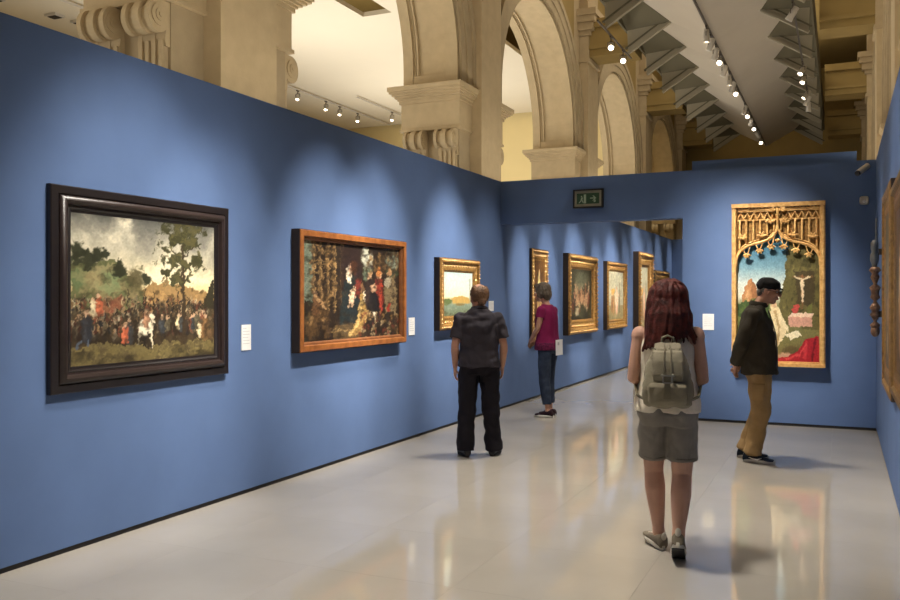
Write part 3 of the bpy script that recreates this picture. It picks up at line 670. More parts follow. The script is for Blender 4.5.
def pic_hermit():
    c = Canvas(180, 250, (0, 0, 0)); c.grad([(0, (62, 122, 158)), (.16, (110, 160, 186)), (.3, (196, 214, 214)), (.42, (222, 224, 208)), (.5, (120, 124, 76)), (1, (116, 104, 52))])
    c.poly([(.06, .52), (.08, .38), (.13, .28), (.17, .25), (.22, .3), (.26, .4), (.28, .52)], (190, 128, 76), rag=.03); c.poly([(.17, .25), (.22, .3), (.26, .4), (.28, .52), (.2, .52)], (152, 96, 58), .8, .03); c.ell(.13, .42, .03, .06, (216, 166, 112), .5, .8, .5)
    c.poly([(0, .48), (.1, .46), (.3, .45), (.4, .5), (.42, .68), (0, .72)], (62, 88, 44), rag=.05); c.put((c.V > .44) * (c.V < .62) * (c.U < .4) * np.clip(c.n2 * 5, 0, 1) * .8, (96, 116, 56)); c.poly([(0, .6), (.3, .62), (.4, .9), (0, .9)], (132, 138, 70), .8, .04)
    c.poly([(.62, -.02), (1.02, -.02), (1.02, .72), (.56, .66), (.5, .56), (.53, .4), (.58, .25)], (98, 92, 48), rag=.05); c.put((c.U > .56) * (c.V < .6) * np.clip(c.n * 4, 0, 1) * .7, (142, 130, 72)); c.put((c.U > .6) * (c.V < .6) * np.clip(-c.n2 * 5, 0, 1) * .6, (60, 56, 30)); c.poly([(.7, .2), (.93, .2), (.93, .5), (.72, .5)], (66, 54, 34), .75, .04)
    c.line([(.79, .24), (.79, .52)], .012, (120, 88, 50)); c.line([(.68, .25), (.91, .25)], .008, (120, 88, 50)); c.line([(.70, .245), (.79, .275), (.88, .245)], .007, (226, 206, 168)); c.ell(.79, .31, .024, .045, (228, 206, 168), .3); c.line([(.785, .34), (.8, .4), (.79, .46)], .011, (224, 200, 160)); c.ell(.795, .25, .014, .016, (150, 100, 60), .3)
    c.poly([(.62, .6), (.66, .565), (.93, .565), (.9, .62), (.9, .68), (.64, .69)], (206, 148, 128)); c.poly([(.62, .6), (.66, .565), (.93, .565), (.9, .605)], (228, 196, 168)); c.poly([(.68, .5), (.76, .49), (.74, .56), (.67, .57)], (196, 66, 60)); c.poly([(.85, .5), (.92, .48), (.91, .56), (.84, .57)], (108, 112, 52))
    c.poly([(.42, .5), (.48, .48), (.56, .6), (.62, .7), (.58, .78), (.5, .86), (.42, .86)], (226, 206, 158), rag=.02); c.line([(.47, .55), (.52, .7), (.49, .84)], .012, (176, 146, 96)); c.ell(.455, .49, .035, .03, (206, 166, 124), .3); c.line([(.52, .6), (.62, .72)], .018, (232, 214, 170)); c.poly([(.58, .76), (.74, .72), (.8, .76), (.66, .8)], (232, 220, 184))
    c.ell(.66, .9, .1, .04, (92, 78, 42), .4, .9, .3); c.ell(.6, .95, .09, .035, (196, 150, 124), .4, .9); c.poly([(.4, .97), (.6, .955), (.74, .9), (.82, .8), (.98, .76), (1.01, 1.01), (.38, 1.01)], (172, 22, 36), rag=.02); c.line([(.84, .82), (.82, .96)], .016, (206, 44, 54)); c.line([(.94, .8), (.9, .98)], .014, (120, 10, 24)); c.line([(.6, .97), (.76, .93), (.84, .84)], .01, (214, 56, 62))
    return c.warp(1.3, 6, 40).tone(.8, (.96, .94, .9)).tex(.16, 6, 90)

# --- frames -----------------------------------------------------------------------
DARKP = [('outer_moulding', 0, [(0, 0), (0, .03), (.006, .036), (.05, .04), (.056, .034), (.062, .034), (.062, 0)], M_EBONY),
         ('wave_moulding', .06, [(0, 0), (0, .04), (.014, .058), (.03, .064), (.046, .056), (.054, .04), (.062, .038), (.062, 0)], M_EBONY2),
         ('inner_moulding', .12, [(0, 0), (0, .036), (.01, .04), (.022, .028), (.03, .026), (.044, .018), (.044, 0)], M_EBONY)]
hang('framed_painting', 'large landscape painting with a tall tree in a wide black wooden frame', 'left', 4.463, 1.595, 1.622, 1.25, DARKP, pic_landscape(), .16, .04)
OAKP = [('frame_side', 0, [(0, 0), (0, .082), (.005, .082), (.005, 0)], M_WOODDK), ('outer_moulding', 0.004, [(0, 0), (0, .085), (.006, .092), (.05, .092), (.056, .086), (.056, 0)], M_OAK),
        ('inner_moulding', .054, [(0, 0), (0, .088), (.01, .07), (.022, .068), (.034, .05), (.034, 0)], M_OAK2)]
hang('framed_painting', 'wide crowded figure painting in a plain brown wooden frame', 'left', 7.128, 1.602, 1.97, 1.06, OAKP, pic_crowned_group(), .082, .085)
def goldp(wd, d, m1=None, m2=None):
    m1 = m1 or M_GOLD; m2 = m2 or M_GOLD2
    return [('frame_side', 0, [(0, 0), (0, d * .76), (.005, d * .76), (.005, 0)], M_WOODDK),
            ('outer_moulding', .004, [(0, 0), (0, d * .8), (wd * .1, d), (wd * .28, d), (wd * .36, d * .75), (wd * .36, 0)], m1),
            ('hollow_moulding', wd * .35, [(0, 0), (0, d * .74), (wd * .15, d * .6), (wd * .3, d * .72), (wd * .38, d * .66), (wd * .38, 0)], m2),
            ('sight_edge', wd * .72, [(0, 0), (0, d * .68), (wd * .1, d * .7), (wd * .28, d * .46), (wd * .28, 0)], m1)]
def orn(wd, d, st=.05, m=None):
    m = m or M_GOLD2
    return [('bead_row', wd * .19, d * .97, wd * .09, st, 1.0, m), ('leaf_row', wd * .54, d * .62, wd * .13, st * 1.6, 1.3, m)]
hang('framed_painting', 'small pale seascape in a gilded frame before the man in grey', 'left', 9.57, 1.585, 1.19, .85, goldp(.17, .09), pic_lagoon(), .165, .09, ornaments=orn(.17, .09))
hang('framed_painting', 'narrow tall saint painting in a heavy gilded frame behind the woman in purple', 'left', 12.70, 1.575, .78, 1.42, goldp(.19, .05), pic_saint_tall(4, (120, 82, 46), (226, 176, 116)), .175, .05, ornaments=orn(.19, .05))
hang('framed_painting', 'dark multi-figure painting in a gilded frame right of the woman in purple', 'left', 14.96, 1.595, 1.86, 1.39, goldp(.26, .12), pic_multitude(9), .25, .12, ornaments=orn(.26, .12, .07))
hang('framed_painting', 'pale painting of standing figures in a gilded frame, third in the far room', 'left', 17.58, 1.58, 1.69, 1.36, goldp(.2, .1), pic_pale_figures(5), .19, .1, ornaments=orn(.2, .1, .07))
hang('framed_painting', 'tallest gilded frame in the far room, left of the red-haired head', 'left', 20.2, 1.555, 1.56, 2.05, goldp(.34, .16), pic_pale_figures(15), .32, .16, ornaments=orn(.34, .16, .09))
hang('framed_painting', 'last gilded frame at the far end of the far room', 'left', 22.4, 1.5, 1.84, 1.43, goldp(.26, .12, M_GOLD3), pic_multitude(19), .25, .12, ornaments=orn(.26, .12, .08))
# right wall
hang('framed_painting', 'gilded frame seen edge-on at the right picture border, farther one', 'right', 7.62, 1.6, 1.25, 1.62, goldp(.2, .05, M_GOLD, M_GOLD3), pic_multitude(29), .19, .05, ornaments=orn(.09, .03, .06))
hang('framed_painting', 'carved gilded frame seen edge-on at the right picture border, nearer one', 'right', 6.0, 1.59, 1.3, 1.43, goldp(.2, .06, M_GOLD3, M_GOLD), pic_saint_tall(31, (84, 60, 36), (160, 120, 80)), .19, .06, ornaments=orn(.1, .045, .08, M_GOLD2))

# --- the altarpiece on the end wall ---------------------------------------------------
AW, AH = 1.05, 1.95
M_ALT = mat('pale_altar_gilding', (226, 184, 116), 0.48, 0.12, rgb2=(186, 138, 76), noise_scale=22, bump=0.3, bump_scale=60)
alt = tag(empty('altarpiece', (-.692, YE, 1.695)), 'tall gilded altarpiece with carved gothic tracery on the end wall', 'altarpiece')
def rect(nm, x0, x1, z0, z1, d0, d1, m, parent=alt): return MB().box(x0, x1, -d1, -d0, z0, z1).build(nm, m, parent)
rect('backing_board', -.51, .51, -.96, .96, .004, .05, M_WOODDK)
hermit = pic_hermit(); hermit.a = np.concatenate([np.repeat(hermit.a[:1], 48, 0) * (1 + .1 * (fbm(48, 180, 40, 3, 2) - .5))[..., None], hermit.a], 0); hermit.h += 48
link('painted_panel', canvas_mesh(hermit, .94, 1.62), alt, (0, -.056, -.115))
for sx in (-1, 1):
    MB().prism([(sx * .525, 0), (sx * .525, -.10), (sx * .51, -.115), (sx * .475, -.115), (sx * .462, -.085), (sx * .455, 0)], 'z', -.975, .975).build('side_post', M_ALT, alt)
rect('sill', -.525, .525, -.975, -.935, 0, .125, M_ALT); rect('sill_step', -.46, .46, -.935, -.915, 0, .09, M_ALT)
rect('top_rail', -.525, .525, .935, .985, 0, .125, M_ALT); rect('top_fillet', -.46, .46, .905, .922, .05, .10, M_ALT)
# ogee arch
def U(x): return (x - 331) * .00179
def Zz(y): return .985 - (y - 50) * .00179
half = [(66, 470), (70, 425), (82, 392), (105, 362), (140, 338), (185, 322), (230, 312), (270, 298), (300, 276), (320, 250), (331, 225)]
hp = [(U(x), Zz(y)) for x, y in half]
og = hp + [(-x, z) for x, z in hp[::-1][1:]]
fieldp = og + [(.465, .93), (-.465, .93)]
# tracery field above the arch (filled strip by strip)
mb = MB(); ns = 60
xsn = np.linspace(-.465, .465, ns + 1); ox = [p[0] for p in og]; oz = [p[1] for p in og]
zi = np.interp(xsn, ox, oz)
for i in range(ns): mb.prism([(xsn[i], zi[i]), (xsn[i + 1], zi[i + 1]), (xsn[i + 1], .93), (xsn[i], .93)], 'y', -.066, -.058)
mb.build('shaded_tracery_field', M_GOLD, alt)  # darker gold than the ribs carries the shade of the recess
for dz, rr, dy in ((0.0, .017, -.098), (.034, .009, -.085)):
    MB().tube([(x, dy, z + dz) for x, z in og], rr, 8, up=(0, 1, 0)).build('ogee_moulding', M_ALT, alt, True)
MB().tube([(0, -.10, Zz(225)), (0, -.105, Zz(150)), (0, -.105, Zz(60))], [.02, .013, .02], 8).build('finial_stem', M_ALT, alt, True)
for k in range(12):                                        # upright ribs
    x = -.43 + k * .0782
    z0 = float(np.interp(x, ox, oz)) + .05
    if abs(x) > .03: MB().tube([(x, -.092, z0), (x, -.092, Zz(165))], .013, 6).build('rib', M_ALT, alt, True)
rect('string_course', -.46, .46, Zz(165), Zz(157), .07, .092, M_ALT); rect('string_course', -.46, .46, Zz(106), Zz(98), .07, .092, M_ALT)
for k in range(12):                                        # interlaced little arches
    x = -.46 + k * .0767
    MB().tube([(x, -.084, Zz(157)), (x + .019, -.084, Zz(134)), (x + .038, -.084, Zz(112)), (x + .058, -.084, Zz(134)), (x + .0767, -.084, Zz(157))], .009, 6).build('small_arch', M_ALT, alt, True)
for k in range(24):
    x = -.44 + k * .0383
    MB().ellipsoid((x, -.09, Zz(82)), (.012, .012, .010), 8, 5).build('dentil', M_ALT, alt, True)
def leaf(x, z, s, mir, flip=1):
    mb = MB()
    for a, L in ((.2, 1), (1.0, .95), (1.9, .9), (2.8, .8)):
        dx, dz = math.cos(a) * mir, math.sin(a) * flip
        mb.tube([(x, -.10, z), (x + dx * s * .5, -.122, z + dz * s * .5), (x + dx * s * L, -.112, z + dz * s * L)], [.010, .017, .007], 7)
    mb.ellipsoid((x, -.115, z), (.018, .018, .018), 8, 6)
    return mb.build('crocket', M_ALT, alt, True)
for (px, py, s) in ((115, 285, .062), (235, 272, .06), (285, 182, .056), (300, 105, .05)):
    leaf(U(px), Zz(py), s, -1); leaf(-U(px), Zz(py), s, 1)
for (px, py) in ((135, 395), (215, 365), (290, 340)):
    leaf(U(px), Zz(py), .05, 1, -1); leaf(-U(px), Zz(py), .05, -1, -1)
leaf(0, Zz(300), .03, 1, -1)
for (px, py) in ((135, 395), (215, 365), (290, 340)):
    for sx in (1, -1):
        x, z = sx * U(px), Zz(py)
        for d in (-.042, .042):
            xa = x + d; za = float(np.interp(xa, ox, oz))
            MB().tube([(xa, -.095, za), (x + d * .55, -.10, z + (za - z) * .35), (x, -.10, z)], .0075, 6).build('cusp', M_ALT, alt, True)

# --- labels, signs and little devices ---------------------------------------------------
M_CARD = mat('white_card', (238, 238, 236), 0.6, noise_amt=0.02, spec=0.3)
M_INK = mat('grey_print', (196, 196, 198), 0.7, noise_amt=0.1)
def wall_label(wall, along, z, W, H, lab):
    loc, rz = ((XW, along, z), math.pi / 2) if wall == 'left' else ((along, YE, z), 0)
    r = tag(empty('wall_label', loc, rz), lab, 'label', 'white caption cards')
    MB().box(-W / 2, W / 2, -.008, 0, -H / 2, H / 2).build('card', M_CARD, r)
    mb = MB()
    for k in range(6):
        zz = H * .36 - k * H * .12; ww = W * (.36 if k else .24) * (1 if k % 3 else .8)
        mb.box(-W * .38, -W * .38 + ww * 2, -.0088, -.0079, zz - H * .01, zz + H * .01)
    o = mb.build('print_lines', M_INK, r); o['kind'] = 'stuff'
wall_label('left', 5.525, 1.232, .115, .2, 'white caption card beside the black framed landscape')
wall_label('left', 8.4, 1.23, .14, .19, 'white caption card beside the wide brown framed painting')
wall_label('left', 10.75, 1.43, .17, .135, 'white caption card beside the man in grey')
wall_label('left', 16.05, 1.4, .15, .19, 'white caption card in the far room beside the dark figure painting')
wall_label('end', -1.505, 1.24, .135, .2, 'white caption card left of the gilded altarpiece')
# exit sign
M_BLK = mat('black_plastic', (16, 16, 18), 0.5, noise_amt=0.2)
M_SIGNW = mat('dull_sign_border', (150, 146, 126), 0.6, noise_amt=0.15)
M_SIGNG = mat('dark_green_sign', (34, 70, 44), 0.5, noise_amt=0.1)
M_SIGNP = mat('pale_green_pictogram', (158, 176, 150), 0.5, noise_amt=0.05)
ex = tag(empty('exit_sign', (-3.03, YE, 2.845)), 'green emergency exit sign in a black frame above the opening', 'sign')
me = rail_frame(.40, .245, [(0, 0), (0, .05), (.018, .05), (.018, 0)]); me.materials.append(M_BLK); link('sign_frame', me, ex)
MB().box(-.185, .185, -.035, 0, -.108, .108).build('sign_border', M_SIGNW, ex)
MB().box(-.15, .15, -.04, -.034, -.07, .07).build('sign_panel', M_SIGNG, ex)
MB().box(-.055, -.025, -.0425, -.0395, -.062, .055).build('pictogram_door', M_SIGNP, ex)
pg = MB()
def flat(pts): pg.prism(pts, 'y', -.0425, -.0395)
flat([(-.10, -.02), (-.085, .02), (-.068, .012), (-.08, -.025)]); flat([(-.098, .026), (-.086, .04), (-.074, .03), (-.084, .02)]); flat([(-.125, -.055), (-.12, -.06), (-.085, -.03), (-.095, -.02)]); flat([(-.08, -.03), (-.065, -.06), (-.058, -.056), (-.072, -.015)])
pg.build('pictogram_runner', M_SIGNP, ex)
pg = MB(); flat([(.03, -.004), (.03, .01), (.085, .01), (.06, .036), (.078, .036), (.112, .003), (.078, -.03), (.06, -.03), (.085, -.004)]); flat([(.075, -.05), (.10, -.05), (.105, -.02), (.09, -.02)]); pg.build('pictogram_arrow', M_SIGNP, ex)
# security camera and sensor near the corner
sc_ = tag(empty('security_camera', (.25, YE, 3.02)), 'white bullet security camera high on the end wall by the corner', 'camera')
MB().tube([(.0, 0, .01), (.0, -.08, .01), (-.0, -.1, .02)], .014, 8).build('bracket', M_LAMPW, sc_, True)
MB().tube([(.03, -.02, .05), (-.07, -.16, -.045)], .034, 14, False).build('camera_body', M_LAMPW, sc_, False)
MB().tube([(-.068, -.157, -.043), (-.082, -.176, -.056)], .031, 14, False).build('camera_lens', M_BLK, sc_, False)
sn = tag(empty('motion_sensor', (.245, YE, 2.67)), 'small white wall sensor below the security camera', 'sensor')
auto_smooth(MB().loft([((0, 0, 0), (.05, 0, 0), (0, 0, .05)), ((0, -.02, 0), (.05, 0, 0), (0, 0, .05)), ((0, -.045, -.005), (.04, 0, 0), (0, 0, .038))], 20, p=4).build('sensor_body', M_LAMPW, sn), 40)
MB().ellipsoid((0, -.045, -.012), (.022, .012, .018), 10, 6).build('sensor_dome', M_CARD, sn, True)
# carved processional staff mounted on the right wall
M_CARV = mat('silver_and_rose_carving', (168, 130, 100), 0.5, 0.3, rgb2=(96, 66, 48), noise_scale=28, bump=0.4, bump_scale=60)
M_SILV = mat('tarnished_silver', (150, 150, 146), 0.35, 0.8, noise_amt=0.3)
st = tag(empty('carved_staff', (XR, 9.6, 1.75)), 'slender carved and silvered staff mounted on the right wall', 'sculpture')
MB().tube([(-.05, 0, .35), (-.05, 0, .58)], [.012, .007], 10).build('silver_tip', M_SILV, st, True)
MB().lathe([(.015, .37), (.035, .34), (.036, .29), (.026, .25), (.04, .22), (.042, .17), (.028, .13), (.02, .10)], 14, (-.065, 0, 0)).build('knop', M_SILV, st, True)
mb = MB()
pr = []
for i in range(19):
    z = .10 - i * .034; pr.append((.035 + .016 * math.sin(i * 2.3) + .01 * math.sin(i * 1.1), z))
mb.lathe(pr, 14, (-.06, 0, 0)); mb.build('carved_shaft', M_CARV, st, True)
MB().ellipsoid((-.06, 0, -.54), (.042, .042, .06), 12, 8).build('foot_finial', M_CARV, st, True)
MB().box(-.03, 0, -.03, .03, .22, .28).build('wall_bracket', M_TRACK, st); MB().box(-.03, 0, -.03, .03, -.40, -.34).build('wall_bracket', M_TRACK, st)

# ------------------------------------------------------------------ people
SKIN = mat('skin', (204, 160, 138), 0.55, noise_amt=0.12, noise_scale=9, spec=0.35)
SKIN2 = mat('skin_sunned', (188, 140, 116), 0.55, noise_amt=0.14, noise_scale=9, spec=0.35)
EYEW = mat('eye_white', (225, 220, 212), 0.3, noise_amt=0.03)
EYED = mat('eye_iris', (52, 38, 28), 0.2, noise_amt=0.2)
LIP = mat('lip', (168, 100, 90), 0.5, noise_amt=0.1)
def fabric(name, rgb, rough=0.85, bump=0.35, sc=220, amt=0.12, rgb2=None, ns=14):
    return mat(name, rgb, rough, noise_amt=amt, noise_scale=ns, bump=bump, bump_scale=sc, rgb2=rgb2, spec=0.2)
def remesh(name, mb, m, parent, voxel=0.006, it=4, wr=0.0, wsc=9.0, seed=0.0, stretch=(1, 1, 1), sharp=0.5):
    """union of the collected solids as one continuous skin"""
    me0 = mb.mesh('tmp'); ob = bpy.data.objects.new('tmp', me0); COL.objects.link(ob)
    r = ob.modifiers.new('r', 'REMESH'); r.mode = 'VOXEL'; r.voxel_size = voxel
    s = ob.modifiers.new('s', 'SMOOTH'); s.factor = sharp; s.iterations = it
    dg = bpy.context.evaluated_depsgraph_get(); dg.update()
    me = bpy.data.meshes.new_from_object(ob.evaluated_get(dg)); me.name = name
    bpy.data.objects.remove(ob); bpy.data.meshes.remove(me0)
    if wr > 0:
        n = len(me.vertices); co = np.empty(n * 3); me.vertices.foreach_get('co', co); co = co.reshape(-1, 3)
        nr = np.empty(n * 3); me.vertex_normals.foreach_get('vector', nr); nr = nr.reshape(-1, 3)
        q = co * np.array(stretch) * wsc + seed
        d = np.array([abs(noise.noise(Vector(p))) for p in q]) + 0.4 * np.array([noise.noise(Vector(p) * 2.3) for p in q])
        co = co + nr * ((d - 0.25) * wr)[:, None]; me.vertices.foreach_set('co', co.ravel()); me.update()
    me.shade_smooth(); me.materials.clear(); me.materials.append(m)
    return link(name, me, parent)
def xform(mb, start, R, c):
    for i in range(start, len(mb.v)): mb.v[i] = tuple(R @ Vector(mb.v[i]) + Vector(c))
def rot(yaw=0, pitch=0, roll=0):
    return Matrix.Rotation(math.radians(yaw), 3, 'Z') @ Matrix.Rotation(math.radians(pitch), 3, 'X') @ Matrix.Rotation(math.radians(roll), 3, 'Y')
def add_head(mb, R, c, s=1.0):
    k = len(mb.v); e = mb.ellipsoid
    e((0, -.014, .03), (.073, .094, .087), 20, 12); e((0, .024, -.03), (.061, .067, .084), 18, 10)
    e((0, .052, -.09), (.034, .031, .025)); e((0, .02, -.075), (.052, .05, .036))
    mb.tube([(0, .086, .018), (0, .102, -.006), (0, .110, -.022)], [.009, .011, .013], 8)
    for sx in (-1, 1):
        e((sx * .011, .100, -.027), (.010, .012, .009), 8, 6); e((sx * .030, .076, .028), (.027, .017, .010), 10, 6)
        e((sx * .038, .062, -.022), (.027, .027, .026), 10, 6)
        e((sx * .074, -.010, -.008), (.010, .023, .033), 10, 8, rot(0, -12)); e((sx * .079, -.018, .002), (.008, .015, .022), 10, 6)
    e((0, .088, -.050), (.024, .012, .007), 10, 6); e((0, .087, -.061), (.021, .012, .007), 10, 6)
    xform(mb, k, R * s if s == 1 else R @ Matrix.Scale(s, 3), c)
def face_bits(root, R, c):
    for sx in (-1, 1):
        mb = MB().ellipsoid((sx * .030, .0795, .007), (.0125, .0105, .0075), 10, 8); xform(mb, 0, R, c); ey = mb.build('eye', EYEW, root, True)
        mb = MB().ellipsoid((sx * .030, .0885, .007), (.005, .003, .005), 8, 6); xform(mb, 0, R, c); mb.build('iris', EYED, ey, True)
    mb = MB().ellipsoid((0, .0955, -.0515), (.021, .0065, .0045), 10, 6); mb.ellipsoid((0, .0945, -.0605), (.018, .007, .005), 10, 6); xform(mb, 0, R, c); mb.build('lips', LIP, root, True)
def brows(root, R, c, m):
    mb = MB()
    for sx in (-1, 1): mb.tube([(sx * .014, .094, .030), (sx * .032, .092, .036), (sx * .050, .078, .031)], .004, 6)
    xform(mb, 0, R, c); o = mb.build('eyebrows', m, root, True)
def add_hand(mb, W, d, n, side, curl=0.5, spread=0.0):
    """W wrist, d towards the fingers, n out of the palm, side: direction of the thumb along the palm's width"""
    W = Vector(W); d = Vector(d).normalized(); n = Vector(n); n = (n - d * n.dot(d)).normalized(); l = Vector(side); l = (l - d * l.dot(d) - n * l.dot(n)).normalized()
    mb.loft([(W - d * .02, l * .024, n * .019), (W + d * .015, l * .029, n * .018), (W + d * .05, l * .039, n * .016), (W + d * .085, l * .041, n * .014), (W + d * .098, l * .036, n * .010)], 14, p=2.6)
    for i, (o, L) in enumerate(((.031, .066), (.0105, .075), (-.0105, .070), (-.031, .056))):
        p = W + d * (.088 - abs(i - 1.3) * .004) + l * o; pts = [p]; a = curl * .35; q = d
        for seg in (.42, .32, .26):
            q = (d * math.cos(a) + n * math.sin(a) + l * spread * (1.5 - i)).normalized(); pts.append(pts[-1] + q * L * seg); a += curl
        mb.tube(pts, [.0098, .0092, .0085, .0075], 8)
    p = W + d * .028 + l * .026 + n * .006
    pts = [p, p + (l * .75 + d * .6 + n * .25).normalized() * .034, p + (l * .55 + d * .8 + n * .4).normalized() * .062, p + (l * .42 + d * .95 + n * .5).normalized() * .084]
    mb.tube(pts, [.0145, .0125, .0105, .009], 8)
def add_arm(mb, S, E, W, k=1.0):
    S, E, W = Vector(S), Vector(E), Vector(W)
    mb.ellipsoid(S, (.056 * k, .056 * k, .06 * k), 12, 8)
    mb.tube([S, S.lerp(E, .35), S.lerp(E, .8), E, E.lerp(W, .25), E.lerp(W, .7), W], [.05 * k, .046 * k, .039 * k, .036 * k, .039 * k, .031 * k, .024 * k], 14)
def add_leg(mb, H, K, A, k=1.0, kt=None):
    kt = kt or k
    H, K, A = Vector(H), Vector(K), Vector(A); back = Vector((0, -.016, 0))
    mb.tube([H, H.lerp(K, .35), H.lerp(K, .8), K, K.lerp(A, .28) + back, K.lerp(A, .55) + back * .5, K.lerp(A, .88), A], [.085 * kt, .078 * kt, .060 * k, .053 * k, .056 * k, .047 * k, .034 * k, .035 * k], 16)
def add_torso(mb, rings, off=0.0, p=2.3):
    """rings: (x, y, z, half width, half depth)"""
    mb.loft([((x, y, z), (a + off, 0, 0), (0, b + off, 0)) for x, y, z, a, b in rings], 28, p=p)
def foot_frame(A, yaw, pitch=0.0, roll=0.0): return rot(yaw, pitch, roll), Vector(A)
def add_foot(mb, A, yaw, pitch=0.0):
    R, A = foot_frame(A, yaw, pitch); k = len(mb.v)
    mb.tube([(0, -.045, -.05), (0, .02, -.045), (0, .11, -.06), (0, .16, -.066)], [(.03, .028), (.034, .034), (.038, .02), (.03, .014)], 12)
    mb.tube([(0, 0, 0), (0, -.02, -.05)], [.034, .03], 12); xform(mb, k, R, A)
def shoe(root, A, yaw, pitch, upper_m, sole_m, lace_m=None, h=0.085, L=1.0, mark=None, bend=0.0):
    """A = ankle joint; h = ankle height above the ground; bend lifts the heel about the ball of the foot"""
    R, A = foot_frame(A, yaw, pitch)
    def P(x, y, z): return Vector((x, y * L, z - h))
    mb = MB(); rings = []
    prof = [(-.082, .030, .012, .060), (-.068, .036, .018, .092), (-.03, .038, .018, .094), (.01, .039, .018, .086), (.05, .042, .018, .070), (.09, .046, .018, .056), (.13, .046, .018, .048), (.16, .040, .018, .044), (.182, .024, .020, .038)]
    for y, wd, z0, z1 in prof:
        rings.append((P(0, y, (z0 + z1) / 2), (wd, 0, 0), (0, 0, (z1 - z0) / 2)))
    mb.loft(rings, 18, p=2.6); xform(mb, 0, R, A)
    up = remesh('shoe', mb, upper_m, root, .005, 3)
    mb = MB(); out = []
    for i in range(24):
        t = 2 * math.pi * i / 24; y = .052 + .138 * math.sin(t); wd = .043 + .006 * math.sin(t * 1.0) - .006 * (abs(y - .02) < .05)
        out.append((wd * math.cos(t), y * L))
    vs = [(x, y, -h + .001) for x, y in out] + [(x * 1.12, y * 1.01, -h + .014) for x, y in out] + [(x * 1.08, y * 1.0, -h + .032) for x, y in out]
    fs = [tuple(range(24))[::-1], tuple(range(48, 72))] + [(r * 24 + i, r * 24 + (i + 1) % 24, (r + 1) * 24 + (i + 1) % 24, (r + 1) * 24 + i) for r in (0, 1) for i in range(24)]
    mb.add(vs, fs); xform(mb, 0, R, A); mb.build('sole', sole_m, up, True)
    if lace_m:
        for j in range(4):
            y = .035 + j * .02; z = .086 - j * .008
            mb = MB().tube([P(-.026, y, z - .004), P(0, y, z), P(.026, y, z - .004)], .004, 6); xform(mb, 0, R, A); mb.build('lace', lace_m, up, True)
    if mark:
        for sx in (-1, 1):
            mb = MB().tube([P(sx * .0445, -.02, .05), P(sx * .047, .02, .038), P(sx * .048, .05, .036), P(sx * .0455, .085, .052)], [.003, .006, .007, .003], 6); xform(mb, 0, R, A); mb.build('side_mark', mark, up, True)
    return up
def sleeve(mb, S, E, t, r0, r1):
    S, E = Vector(S), Vector(E); mb.ellipsoid(S + (S - E).normalized() * -.0, (r0 * 1.04, r0 * 1.04, r0 * 1.0), 14, 10)
    mb.tube([S, S.lerp(E, t * .5), S.lerp(E, t)], [r0, (r0 + r1) / 2, r1], 16, False)
def pant_leg(mb, H, K, A, radii, t_end=1.0):
    H, K, A = Vector(H), Vector(K), Vector(A); P = [H, H.lerp(K, .5), K, K.lerp(A, .5), K.lerp(A, t_end)]
    mb.tube(P, radii, 18, False)

